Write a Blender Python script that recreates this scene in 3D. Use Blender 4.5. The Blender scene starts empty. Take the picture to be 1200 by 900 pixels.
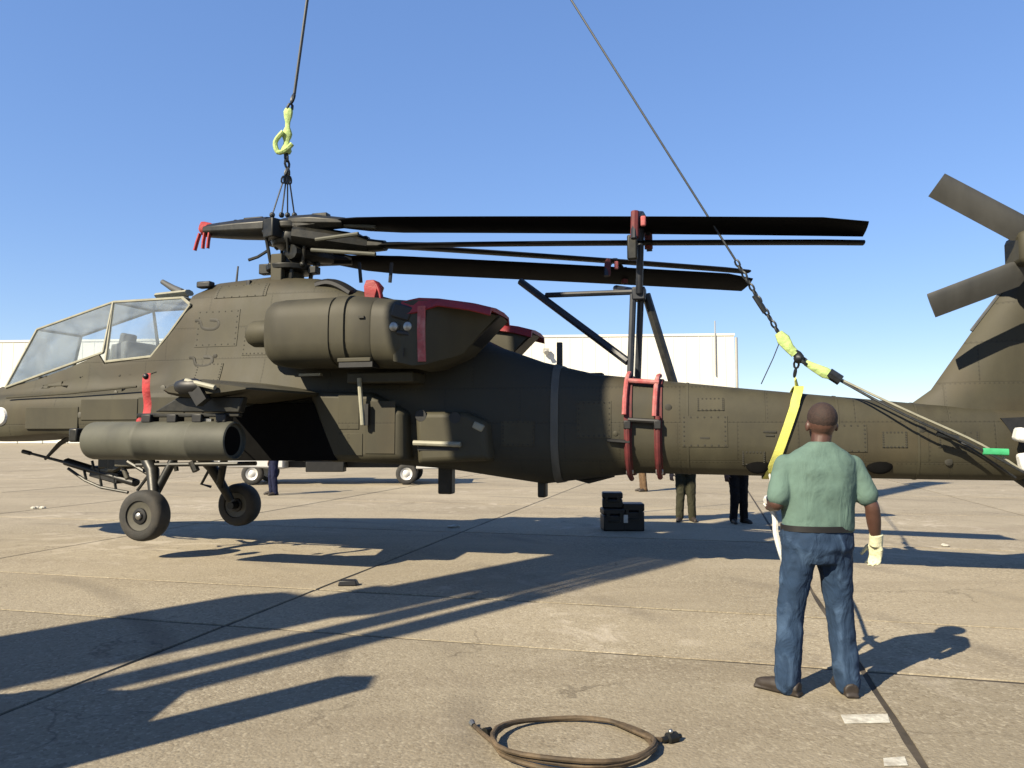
import bpy, bmesh, math, random
from mathutils import Vector, Matrix
R = math.radians
random.seed(7)
S = bpy.context.scene
COL = S.collection

# ------------------------------------------------------------------ camera, sky, sun, exposure
PITCH = math.atan(58 / 900)
CAMZ = 1.6
cam = bpy.data.objects.new('camera', bpy.data.cameras.new('camera'))
COL.objects.link(cam)
cam.location = (0, 0, CAMZ)
cam.rotation_euler = (math.pi / 2 + PITCH, 0, 0)
cam.data.sensor_width = 36
cam.data.lens = 27
cam.data.clip_end = 8000
S.camera = cam

SUN_EL = 37.4                      # degrees; light travels towards +x +y
SUN_AZ = R(43.0)                   # horizontal direction of travel, from +x
W = bpy.data.worlds.new('World'); S.world = W; W.use_nodes = True
nt = W.node_tree
sky = nt.nodes.new('ShaderNodeTexSky'); sky.sky_type = 'NISHITA'; sky.sun_disc = False
sky.sun_elevation = R(SUN_EL)
sky.sun_rotation = R(227)          # the sun stands behind and left of the camera (-x -y)
sky.air_density = 1.0; sky.dust_density = 0.0; sky.ozone_density = 7.0; sky.altitude = 0
bg = nt.nodes['Background']; bg.inputs['Strength'].default_value = 0.15
ga = nt.nodes.new('ShaderNodeGamma'); ga.inputs[1].default_value = .53        # phone-camera sky: flatter from top to horizon, a purer blue
hs = nt.nodes.new('ShaderNodeHueSaturation'); hs.inputs['Hue'].default_value = .516; hs.inputs['Saturation'].default_value = 1.38; hs.inputs['Value'].default_value = 1.0
nt.links.new(sky.outputs[0], ga.inputs[0]); nt.links.new(ga.outputs[0], hs.inputs['Color']); nt.links.new(hs.outputs[0], bg.inputs['Color'])

sl = bpy.data.lights.new('sun', 'SUN'); sl.energy = 5.0; sl.angle = R(0.5); sl.color = (1.0, 0.88, 0.67)
so = bpy.data.objects.new('sun', sl); COL.objects.link(so)
ld = Vector((math.cos(SUN_AZ) * math.cos(R(SUN_EL)), math.sin(SUN_AZ) * math.cos(R(SUN_EL)), -math.sin(R(SUN_EL))))
so.rotation_euler = ld.to_track_quat('-Z', 'Y').to_euler()
so.location = (-20, -20, 30)

S.view_settings.view_transform = 'Standard'; S.view_settings.look = 'None'
S.view_settings.gamma = 1; S.view_settings.exposure = 1.35
S.cycles.max_bounces = 6; S.cycles.transparent_max_bounces = 16

# ------------------------------------------------------------------ measuring helpers
def ray(px, py):
    x = (px - 600) / 900.; v = -(py - 450) / 900.
    c, s = math.cos(PITCH), math.sin(PITCH)
    return Vector((x, c - v * s, s + v * c))
def at(px, py, Y):                     # a point at distance Y
    d = ray(px, py); return Vector((0, 0, CAMZ)) + d * (Y / d.y)
def ground(px, py, z=0.0):
    d = ray(px, py); return Vector((0, 0, CAMZ)) + d * ((z - CAMZ) / d.z)
TH = R(15)
MAST = Vector((-3.0345, 10.5, 0))
HM = Matrix.Translation(MAST) @ Matrix.Rotation(-TH, 4, 'Z')
HI = HM.inverted()
def V(s, l, z): return Vector((s, -l, z))     # helicopter: s aft of mast, l to port (towards camera), z up
def hp(px, py, l):
    d = ray(px, py); n = Vector((math.sin(TH), math.cos(TH), 0))
    t = (-l + MAST.dot(n)) / d.dot(n)
    return HI @ (Vector((0, 0, CAMZ)) + d * t)
def hw(s, l, z): return HM @ V(s, l, z)

# ------------------------------------------------------------------ mesh helpers
class G:
    def __init__(s): s.v = []; s.f = []
    def add(s, vs, fs):
        o = len(s.v); s.v += [Vector(v) for v in vs]; s.f += [tuple(i + o for i in f) for f in fs]; return s
    def box(s, c, d, M=None):
        c = Vector(c); x, y, z = d[0] / 2, d[1] / 2, d[2] / 2
        vs = [Vector((a * x, b * y, e * z)) for e in (-1, 1) for b in (-1, 1) for a in (-1, 1)]
        if M is not None: vs = [M @ v for v in vs]
        return s.add([c + v for v in vs], [(0, 2, 3, 1), (4, 5, 7, 6), (0, 1, 5, 4), (2, 6, 7, 3), (0, 4, 6, 2), (1, 3, 7, 5)])
    def loft(s, rings, cap=True):
        n = len(rings[0]); vs = [p for r in rings for p in r]; fs = []
        for i in range(len(rings) - 1):
            for j in range(n):
                k = (j + 1) % n
                fs.append((i * n + j, i * n + k, (i + 1) * n + k, (i + 1) * n + j))
        if cap:
            fs.append(tuple(range(n - 1, -1, -1))); fs.append(tuple((len(rings) - 1) * n + j for j in range(n)))
        return s.add(vs, fs)
    def tube(s, pts, r, n=8, cap=True, flat=1.0, up=None):
        pts = [Vector(p) for p in pts]; m = len(pts)
        rs = r if isinstance(r, (list, tuple)) else [r] * m
        rings = []; prev = None
        for i in range(m):
            t = (pts[min(i + 1, m - 1)] - pts[max(i - 1, 0)])
            if t.length < 1e-9: t = Vector((0, 0, 1))
            t.normalize()
            if prev is None:
                u = Vector(up) if up else (Vector((0, 0, 1)) if abs(t.z) < .9 else Vector((1, 0, 0)))
            else: u = prev
            u = (u - t * u.dot(t))
            if u.length < 1e-6: u = t.orthogonal()
            u.normalize(); prev = u; w = t.cross(u)
            rings.append([pts[i] + u * (math.cos(2 * math.pi * j / n) * rs[i]) + w * (math.sin(2 * math.pi * j / n) * rs[i] * flat) for j in range(n)])
        return s.loft(rings, cap)
    def cyl(s, a, b, r0, r1=None, n=16): return s.tube([a, b], [r0, r0 if r1 is None else r1], n)
    def lathe(s, prof, o, ax, n=24):          # prof: (distance along axis, radius)
        o = Vector(o); ax = Vector(ax).normalized()
        u = ax.orthogonal().normalized(); w = ax.cross(u)
        rings = [[o + ax * a + u * (math.cos(2 * math.pi * j / n) * r) + w * (math.sin(2 * math.pi * j / n) * r) for j in range(n)] for a, r in prof]
        return s.loft(rings)
    def ball(s, c, r, n=12, m=8):
        c = Vector(c); r = Vector(r) if not isinstance(r, (int, float)) else Vector((r, r, r))
        rings = []
        for i in range(m + 1):
            a = math.pi * (i + .02) / (m + .04); 
            rings.append([c + Vector((r.x * math.sin(a) * math.cos(2 * math.pi * j / n), r.y * math.sin(a) * math.sin(2 * math.pi * j / n), r.z * math.cos(a))) for j in range(n)])
        return s.loft(rings)
    def slab(s, poly, off):                   # polygon extruded by a vector
        poly = [Vector(p) for p in poly]; n = len(poly); off = Vector(off)
        return s.add(poly + [p + off for p in poly], [tuple(range(n - 1, -1, -1)), tuple(range(n, 2 * n))] + [(i, (i + 1) % n, (i + 1) % n + n, i + n) for i in range(n)])
    def obj(s, name, mat, parent=None, ang=38, bevel=0.0, seg=2):
        me = bpy.data.meshes.new(name); bm = bmesh.new()
        vs = [bm.verts.new(v) for v in s.v]
        for f in s.f:
            try: bm.faces.new([vs[i] for i in f])
            except ValueError: pass
        bmesh.ops.recalc_face_normals(bm, faces=bm.faces)
        lim = R(ang)
        for e in bm.edges:
            if len(e.link_faces) == 2 and e.calc_face_angle(0) > lim: e.smooth = False
        for f in bm.faces: f.smooth = ang > 0
        bm.to_mesh(me); bm.free()
        me.materials.append(mat)
        o = bpy.data.objects.new(name, me); COL.objects.link(o)
        if parent is not None: o.parent = parent
        if bevel:
            b = o.modifiers.new('bevel', 'BEVEL'); b.width = bevel; b.segments = seg; b.limit_method = 'ANGLE'; b.angle_limit = R(35)
            b.harden_normals = False
        return o

def tag(o, label=None, cat=None, group=None, kind=None):
    if label: o['label'] = label
    if cat: o['category'] = cat
    if group: o['group'] = group
    if kind: o['kind'] = kind
    return o
def empty(name, loc=(0, 0, 0), rz=0.0, label=None, cat=None, group=None):
    o = bpy.data.objects.new(name, None); COL.objects.link(o); o.location = loc; o.rotation_euler = (0, 0, rz)
    o.empty_display_size = .2
    return tag(o, label, cat, group)
def copy_tree(o, parent=None):
    c = o.copy(); COL.objects.link(c); c.parent = parent
    for ch in list(o.children): copy_tree(ch, c)
    return c
def smoothpts(pts, k=6):
    pts = [Vector(p) for p in pts]; P = [pts[0]] + pts + [pts[-1]]; out = []
    for i in range(1, len(P) - 2):
        for j in range(k):
            t = j / k
            out.append(.5 * ((2 * P[i]) + (P[i + 1] - P[i - 1]) * t + (2 * P[i - 1] - 5 * P[i] + 4 * P[i + 1] - P[i + 2]) * t * t + (3 * P[i] - P[i - 1] - 3 * P[i + 1] + P[i + 2]) * t ** 3))
    out.append(pts[-1]); return out
def chaikin(ring, it=2):
    for _ in range(it):
        n = len(ring); new = []
        for i in range(n):
            a, b = ring[i], ring[(i + 1) % n]
            new += [a * .78 + b * .22, a * .22 + b * .78]
        ring = new
    return ring

# ------------------------------------------------------------------ materials
def node(nt, t, **kw):
    n = nt.nodes.new(t)
    for k, v in kw.items(): setattr(n, k, v)
    return n
def mat(name, col, rough=.6, metal=0., var=.25, scale=3., bump=0., bscale=40., spec=.4, dirt=None, dirt_amt=.4, streak=False, coord='Object'):
    col = tuple(c * .58 for c in col); dirt = tuple(c * .58 for c in dirt) if dirt else None
    m = bpy.data.materials.new(name); m.use_nodes = True; t = m.node_tree; b = t.nodes['Principled BSDF']
    b.inputs['Roughness'].default_value = rough; b.inputs['Metallic'].default_value = metal
    b.inputs['Specular IOR Level'].default_value = spec
    tc = node(t, 'ShaderNodeTexCoord')
    co = tc.outputs[coord]
    if streak:
        mp = node(t, 'ShaderNodeMapping'); mp.inputs['Scale'].default_value = (1, 1, .22); t.links.new(co, mp.inputs[0]); cs = mp.outputs[0]
    else: cs = co
    nz = node(t, 'ShaderNodeTexNoise'); nz.inputs['Scale'].default_value = scale; nz.inputs['Detail'].default_value = 6; nz.inputs['Roughness'].default_value = .62
    t.links.new(cs, nz.inputs['Vector'])
    mr = node(t, 'ShaderNodeMapRange'); mr.inputs['From Min'].default_value = .28; mr.inputs['From Max'].default_value = .72
    mr.inputs['To Min'].default_value = 1 - var; mr.inputs['To Max'].default_value = 1 + var
    t.links.new(nz.outputs[0], mr.inputs['Value'])
    mx = node(t, 'ShaderNodeVectorMath', operation='SCALE'); mx.inputs[0].default_value = col[:3]
    t.links.new(mr.outputs[0], mx.inputs['Scale']); out = mx.outputs[0]
    if dirt:
        n2 = node(t, 'ShaderNodeTexNoise'); n2.inputs['Scale'].default_value = scale * .45; n2.inputs['Detail'].default_value = 8; n2.inputs['Roughness'].default_value = .7
        t.links.new(co, n2.inputs['Vector'])
        r2 = node(t, 'ShaderNodeMapRange'); r2.inputs['From Min'].default_value = .45; r2.inputs['From Max'].default_value = .75; r2.inputs['To Max'].default_value = dirt_amt
        t.links.new(n2.outputs[0], r2.inputs['Value'])
        mc = node(t, 'ShaderNodeMix', data_type='RGBA'); t.links.new(r2.outputs[0], mc.inputs[0]); t.links.new(out, mc.inputs[6]); mc.inputs[7].default_value = (*dirt, 1); out = mc.outputs[2]
    t.links.new(out, b.inputs['Base Color'])
    rr = node(t, 'ShaderNodeMapRange'); rr.inputs['To Min'].default_value = max(0, rough - .12); rr.inputs['To Max'].default_value = min(1, rough + .12)
    t.links.new(nz.outputs[0], rr.inputs['Value']); t.links.new(rr.outputs[0], b.inputs['Roughness'])
    if bump:
        n3 = node(t, 'ShaderNodeTexNoise'); n3.inputs['Scale'].default_value = bscale; n3.inputs['Detail'].default_value = 4
        t.links.new(co, n3.inputs['Vector'])
        bp = node(t, 'ShaderNodeBump'); bp.inputs['Strength'].default_value = bump; bp.inputs['Distance'].default_value = .02
        t.links.new(n3.outputs[0], bp.inputs['Height']); t.links.new(bp.outputs[0], b.inputs['Normal'])
    return m

def paint_mat(name, col, panel=True):
    m = mat(name, col, rough=.66, var=.30, scale=2.2, dirt=(col[0] * .55, col[1] * .55, col[2] * .6), dirt_amt=.75, spec=.3, streak=True)
    t = m.node_tree; b = t.nodes['Principled BSDF']
    tc = node(t, 'ShaderNodeTexCoord')
    # fine chalky scuffs
    n4 = node(t, 'ShaderNodeTexNoise'); n4.inputs['Scale'].default_value = 26; n4.inputs['Detail'].default_value = 8; n4.inputs['Roughness'].default_value = .75
    t.links.new(tc.outputs['Object'], n4.inputs['Vector'])
    r4 = node(t, 'ShaderNodeMapRange'); r4.inputs['From Min'].default_value = .6; r4.inputs['From Max'].default_value = .8; r4.inputs['To Max'].default_value = .35
    t.links.new(n4.outputs[0], r4.inputs['Value'])
    src = b.inputs['Base Color'].links[0].from_socket
    mc = node(t, 'ShaderNodeMix', data_type='RGBA'); t.links.new(r4.outputs[0], mc.inputs[0]); t.links.new(src, mc.inputs[6])
    mc.inputs[7].default_value = (col[0] * .85, col[1] * .85, col[2] * .9, 1); out = mc.outputs[2]
    if panel:
        sx = node(t, 'ShaderNodeSeparateXYZ'); t.links.new(tc.outputs['Object'], sx.inputs[0])
        cx = node(t, 'ShaderNodeCombineXYZ'); t.links.new(sx.outputs[0], cx.inputs[0]); t.links.new(sx.outputs[2], cx.inputs[1])
        br = node(t, 'ShaderNodeTexBrick'); br.inputs['Scale'].default_value = 1.0
        br.inputs['Mortar Size'].default_value = .006; br.inputs['Mortar Smooth'].default_value = .3
        br.inputs['Brick Width'].default_value = .93; br.inputs['Row Height'].default_value = .43
        br.offset = .37; br.squash = .7; br.squash_frequency = 3
        br.inputs['Color1'].default_value = (1, 1, 1, 1); br.inputs['Color2'].default_value = (.95, .95, .95, 1); br.inputs['Mortar'].default_value = (.80, .80, .80, 1)
        t.links.new(cx.outputs[0], br.inputs['Vector'])
        ml = node(t, 'ShaderNodeMix', data_type='RGBA', blend_type='MULTIPLY'); ml.inputs[0].default_value = 1
        t.links.new(out, ml.inputs[6]); t.links.new(br.outputs['Color'], ml.inputs[7]); out = ml.outputs[2]
        # rivet rows beside the seams, and patches of repaint in a browner drab
        b2 = node(t, 'ShaderNodeTexBrick'); b2.inputs['Scale'].default_value = 1.0; b2.inputs['Mortar Size'].default_value = .022; b2.inputs['Mortar Smooth'].default_value = 0.0
        b2.inputs['Brick Width'].default_value = .93; b2.inputs['Row Height'].default_value = .43; b2.offset = .37; b2.squash = .7; b2.squash_frequency = 3
        t.links.new(cx.outputs[0], b2.inputs['Vector'])
        rv = node(t, 'ShaderNodeTexVoronoi'); rv.inputs['Scale'].default_value = 22; rv.inputs['Randomness'].default_value = 0.0; t.links.new(cx.outputs[0], rv.inputs['Vector'])
        rd = node(t, 'ShaderNodeMapRange'); rd.inputs['From Min'].default_value = .16; rd.inputs['From Max'].default_value = .26; rd.inputs['To Min'].default_value = .55; rd.inputs['To Max'].default_value = 0; t.links.new(rv.outputs['Distance'], rd.inputs['Value'])
        rm = node(t, 'ShaderNodeMath', operation='MULTIPLY'); t.links.new(rd.outputs[0], rm.inputs[0]); t.links.new(b2.outputs['Fac'], rm.inputs[1])
        mr2 = node(t, 'ShaderNodeMix', data_type='RGBA'); t.links.new(rm.outputs[0], mr2.inputs[0]); t.links.new(out, mr2.inputs[6]); mr2.inputs[7].default_value = (col[0] * .2, col[1] * .2, col[2] * .2, 1); out = mr2.outputs[2]
        np_ = node(t, 'ShaderNodeTexNoise'); np_.inputs['Scale'].default_value = .9; np_.inputs['Detail'].default_value = 2; t.links.new(tc.outputs['Object'], np_.inputs['Vector'])
        rp = node(t, 'ShaderNodeMapRange'); rp.inputs['From Min'].default_value = .5; rp.inputs['From Max'].default_value = .6; rp.inputs['To Max'].default_value = .55; t.links.new(np_.outputs[0], rp.inputs['Value'])
        mp2 = node(t, 'ShaderNodeMix', data_type='RGBA', blend_type='MULTIPLY'); t.links.new(rp.outputs[0], mp2.inputs[0]); t.links.new(out, mp2.inputs[6]); mp2.inputs[7].default_value = (1.12, .98, .86, 1); out = mp2.outputs[2]
        # shallow skin buckling
        vo = node(t, 'ShaderNodeTexNoise'); vo.inputs['Scale'].default_value = 3.5; t.links.new(tc.outputs['Object'], vo.inputs['Vector'])
        ad = node(t, 'ShaderNodeMath', operation='MULTIPLY_ADD'); ad.inputs[1].default_value = .35; t.links.new(vo.outputs[0], ad.inputs[0])
        sb = node(t, 'ShaderNodeMath', operation='MULTIPLY'); sb.inputs[1].default_value = -.18; t.links.new(br.outputs['Fac'], sb.inputs[0]); t.links.new(sb.outputs[0], ad.inputs[2])
        bp = node(t, 'ShaderNodeBump'); bp.inputs['Strength'].default_value = .5; bp.inputs['Distance'].default_value = .015
        t.links.new(ad.outputs[0], bp.inputs['Height']); t.links.new(bp.outputs[0], b.inputs['Normal'])
    t.links.new(out, b.inputs['Base Color'])
    return m

OD = (.0560, .0508, .0295)
M = {}
M['paint'] = paint_mat('olive_paint', OD)
M['fuselage_paint'] = paint_mat('olive_paint_crane_shade', OD)
def crane_shade(m):                           # dark tint painted in for the crane boom's shadow behind the engines
    t = m.node_tree; b = t.nodes['Principled BSDF']; src = b.inputs['Base Color'].links[0].from_socket
    tc = node(t, 'ShaderNodeTexCoord'); nz = node(t, 'ShaderNodeTexNoise'); nz.inputs['Scale'].default_value = 2.4; nz.inputs['Detail'].default_value = 6
    t.links.new(tc.outputs['Object'], nz.inputs['Vector']); sx = node(t, 'ShaderNodeSeparateXYZ'); t.links.new(tc.outputs['Object'], sx.inputs[0])
    ad = node(t, 'ShaderNodeMath', operation='MULTIPLY_ADD'); ad.inputs[1].default_value = .9; t.links.new(nz.outputs[0], ad.inputs[0]); t.links.new(sx.outputs[0], ad.inputs[2])
    a = node(t, 'ShaderNodeMapRange'); a.inputs['From Min'].default_value = 2.5; a.inputs['From Max'].default_value = 2.8; t.links.new(ad.outputs[0], a.inputs['Value'])
    c = node(t, 'ShaderNodeMapRange'); c.inputs['From Min'].default_value = 4.3; c.inputs['From Max'].default_value = 5.0; c.inputs['To Min'].default_value = 1; c.inputs['To Max'].default_value = 0; t.links.new(ad.outputs[0], c.inputs['Value'])
    mu = node(t, 'ShaderNodeMath', operation='MULTIPLY'); t.links.new(a.outputs[0], mu.inputs[0]); t.links.new(c.outputs[0], mu.inputs[1])
    m2 = node(t, 'ShaderNodeMath', operation='MULTIPLY'); m2.inputs[1].default_value = .45; t.links.new(mu.outputs[0], m2.inputs[0])
    mc = node(t, 'ShaderNodeMix', data_type='RGBA'); t.links.new(m2.outputs[0], mc.inputs[0]); t.links.new(src, mc.inputs[6]); mc.inputs[7].default_value = (.014, .016, .016, 1); t.links.new(mc.outputs[2], b.inputs['Base Color'])
crane_shade(M['fuselage_paint'])
M['paint2'] = paint_mat('olive_paint_parts', (.0580, .0525, .0312), panel=False)
M['pod'] = paint_mat('grey_green_paint', (.100, .101, .078), panel=False)
M['blade'] = mat('rotor_blade_black', (.006, .006, .007), .65, var=.3, scale=4, spec=.08)
M['tblade'] = mat('tail_blade_grey', (.05, .05, .046), .5, var=.25, scale=4, streak=True)
M['hub'] = mat('hub_dark_metal', (.018, .019, .017), .45, metal=.3, var=.4, scale=12, dirt=(.07, .06, .04), dirt_amt=.5)
M['black'] = mat('black_metal', (.012, .012, .012), .5, var=.3, scale=8)
M['dull_black'] = mat('deep_shade_black', (.006, .006, .006), .95, var=.3, scale=6, spec=.05)  # matt black standing in for deep shade
M['rubber'] = mat('tyre_rubber', (.035, .034, .031), .8, var=.25, scale=9, bump=.2, bscale=60, dirt=(.12, .10, .075), dirt_amt=.5)
M['rim'] = mat('wheel_rim_paint', (.09, .085, .065), .55, var=.2, scale=10)
M['steel'] = mat('bare_steel', (.42, .41, .38), .35, metal=.85, var=.2, scale=14)
M['frame'] = mat('canopy_frame_paint', (.34, .33, .25), .6, var=.2, scale=9)
M['splice'] = mat('splice_band_paint', (.105, .102, .085), .6, var=.35, scale=5, streak=True)
M['marking'] = mat('black_marking', (.028, .026, .018), .7, var=.3, scale=20)
M['red'] = mat('red_fabric', (.42, .03, .035), .75, var=.3, scale=12, bump=.4, bscale=30, dirt=(.5, .16, .14), dirt_amt=.5)
M['maroon'] = mat('maroon_padding', (.13, .016, .018), .7, var=.5, scale=9, dirt=(.05, .03, .025), dirt_amt=.7)
M['reddark'] = mat('red_vinyl_cover', (.30, .018, .022), .6, var=.3, scale=6, bump=.5, bscale=12)
M['redstrap'] = mat('faded_red_strap', (.45, .10, .10), .8, var=.3, scale=12, dirt=(.6, .42, .38), dirt_amt=.7)
M['cockpit'] = mat('cockpit_grey', (.09, .095, .10), .7, var=.25, scale=8)
M['seat'] = mat('seat_fabric', (.16, .165, .15), .85, var=.3, scale=14, bump=.4, bscale=25)
M['strapy'] = mat('yellow_webbing', (.66, .66, .14), .75, var=.15, scale=14, bump=.3, bscale=80, dirt=(.5, .5, .25), dirt_amt=.5)
M['sleeve'] = mat('lime_sling_sleeve', (.50, .66, .24), .8, var=.25, scale=10, bump=.6, bscale=25)
M['green'] = mat('green_tape', (.05, .42, .17), .6, var=.2, scale=10)
M['wire'] = mat('steel_wire_rope', (.05, .055, .06), .5, metal=.5, var=.4, scale=40)
M['chain'] = mat('chain_steel', (.03, .035, .04), .5, metal=.5, var=.4, scale=20)
M['white'] = mat('white_webbing', (.78, .78, .75), .8, var=.1, scale=14, bump=.2, bscale=50)
M['rack'] = mat('rack_dark_paint', (.015, .018, .025), .5, var=.4, scale=7)
M['hose'] = mat('brown_black_hose', (.075, .052, .028), .75, var=.6, scale=11, dirt=(.24, .17, .10), dirt_amt=.8)
M['hangar'] = mat('hangar_white_metal', (.90, .88, .79), .7, var=.05, scale=.12, dirt=(.62, .60, .50), dirt_amt=.25)
M['hangar_trim'] = mat('hangar_trim', (.45, .44, .40), .6, var=.1, scale=.5)
M['truck'] = mat('truck_white_paint', (.72, .72, .70), .3, var=.06, scale=2, spec=.5, dirt=(.4, .37, .3), dirt_amt=.35)
M['crane'] = mat('crane_yellow', (.55, .33, .03), .4, var=.12, scale=2, dirt=(.2, .14, .05), dirt_amt=.4)
M['case'] = mat('black_case_plastic', (.006, .006, .007), .5, var=.3, scale=10)
M['skin'] = mat('dark_brown_skin', (.095, .044, .030), .5, var=.18, scale=18, spec=.45)
M['skin2'] = mat('tan_skin', (.32, .19, .13), .5, var=.12, scale=18)
M['hair'] = mat('cropped_black_hair', (.036, .019, .014), .8, var=.4, scale=60, bump=.2, bscale=200)
M['glove'] = mat('pale_work_glove', (.74, .72, .48), .85, var=.15, scale=16, bump=.4, bscale=40)
M['shoe'] = mat('dark_work_shoe', (.035, .026, .020), .6, var=.3, scale=12)
M['belt'] = mat('black_belt', (.012, .011, .011), .5, var=.2)

def cloth(name, col, fold=.5, fs=9, var=.14, fade=None):
    m = mat(name, col, .88, var=var, scale=9, spec=.2)
    t = m.node_tree; b = t.nodes['Principled BSDF']; tc = node(t, 'ShaderNodeTexCoord')
    mp = node(t, 'ShaderNodeMapping'); mp.inputs['Scale'].default_value = (1, 1, .55); mp.inputs['Rotation'].default_value = (.3, .2, 0)
    t.links.new(tc.outputs['Object'], mp.inputs[0])
    n = node(t, 'ShaderNodeTexNoise'); n.inputs['Scale'].default_value = fs; n.inputs['Detail'].default_value = 3; n.inputs['Distortion'].default_value = .8
    t.links.new(mp.outputs[0], n.inputs['Vector'])
    wv = node(t, 'ShaderNodeTexNoise'); wv.inputs['Scale'].default_value = 220; t.links.new(tc.outputs['Object'], wv.inputs['Vector'])
    ad = node(t, 'ShaderNodeMath', operation='MULTIPLY_ADD'); ad.inputs[1].default_value = .05; t.links.new(wv.outputs[0], ad.inputs[0]); t.links.new(n.outputs[0], ad.inputs[2])
    bp = node(t, 'ShaderNodeBump'); bp.inputs['Strength'].default_value = fold; bp.inputs['Distance'].default_value = .06
    t.links.new(ad.outputs[0], bp.inputs['Height']); t.links.new(bp.outputs[0], b.inputs['Normal'])
    if fade:
        src = b.inputs['Base Color'].links[0].from_socket
        r = node(t, 'ShaderNodeMapRange'); r.inputs['From Min'].default_value = .52; r.inputs['From Max'].default_value = .7; r.inputs['To Max'].default_value = .6
        t.links.new(n.outputs[0], r.inputs['Value'])
        mc = node(t, 'ShaderNodeMix', data_type='RGBA'); t.links.new(r.outputs[0], mc.inputs[0]); t.links.new(src, mc.inputs[6]); mc.inputs[7].default_value = (*fade, 1)
        t.links.new(mc.outputs[2], b.inputs['Base Color'])
    return m
M['shirt'] = cloth('green_polo_cloth', (.128, .205, .172), .35, 7)
M['jeans'] = cloth('blue_denim', (.022, .046, .092), .5, 10, fade=(.045, .078, .135))
M['olive_cloth'] = cloth('olive_uniform', (.045, .044, .026), .6, 10)
M['black_cloth'] = cloth('black_trousers', (.008, .008, .010), .6, 10)
M['tan_cloth'] = cloth('tan_trousers', (.16, .10, .055), .6, 10)
M['blue_cloth'] = cloth('navy_trousers', (.012, .016, .05), .6, 10)
M['grey_cloth'] = cloth('grey_shirt', (.16, .16, .15), .6, 10)

def glass_mat(name, tint, milky, base_alpha):
    m = bpy.data.materials.new(name); m.use_nodes = True; t = m.node_tree; t.nodes.clear()
    o = node(t, 'ShaderNodeOutputMaterial'); tr = node(t, 'ShaderNodeBsdfTransparent'); tr.inputs[0].default_value = (*tint, 1)
    gl = node(t, 'ShaderNodeBsdfGlossy'); gl.inputs['Roughness'].default_value = .08
    fr = node(t, 'ShaderNodeFresnel'); fr.inputs[0].default_value = 1.5
    m1 = node(t, 'ShaderNodeMixShader'); t.links.new(fr.outputs[0], m1.inputs[0]); t.links.new(tr.outputs[0], m1.inputs[1]); t.links.new(gl.outputs[0], m1.inputs[2])
    df = node(t, 'ShaderNodeBsdfDiffuse'); df.inputs[0].default_value = (*milky, 1)
    tc = node(t, 'ShaderNodeTexCoord'); nz = node(t, 'ShaderNodeTexNoise'); nz.inputs['Scale'].default_value = 3; nz.inputs['Detail'].default_value = 5; nz.inputs['Distortion'].default_value = .6
    t.links.new(tc.outputs['Object'], nz.inputs['Vector'])
    mr = node(t, 'ShaderNodeMapRange'); mr.inputs['From Min'].default_value = .35; mr.inputs['From Max'].default_value = .75
    mr.inputs['To Min'].default_value = base_alpha; mr.inputs['To Max'].default_value = base_alpha + .13; t.links.new(nz.outputs[0], mr.inputs['Value'])
    m2 = node(t, 'ShaderNodeMixShader'); t.links.new(mr.outputs[0], m2.inputs[0]); tl = node(t, 'ShaderNodeBsdfTranslucent'); tl.inputs[0].default_value = (*milky, 1); ma = node(t, 'ShaderNodeAddShader'); t.links.new(df.outputs[0], ma.inputs[0]); t.links.new(tl.outputs[0], ma.inputs[1]); t.links.new(m1.outputs[0], m2.inputs[1]); t.links.new(ma.outputs[0], m2.inputs[2])
    bp = node(t, 'ShaderNodeBump'); bp.inputs['Strength'].default_value = .25; bp.inputs['Distance'].default_value = .02
    t.links.new(nz.outputs[0], bp.inputs['Height']); t.links.new(bp.outputs[0], gl.inputs['Normal'])
    t.links.new(m2.outputs[0], o.inputs[0]); return m
M['glass'] = glass_mat('canopy_glass', (.90, .95, .98), (.40, .44, .46), .10)

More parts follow.
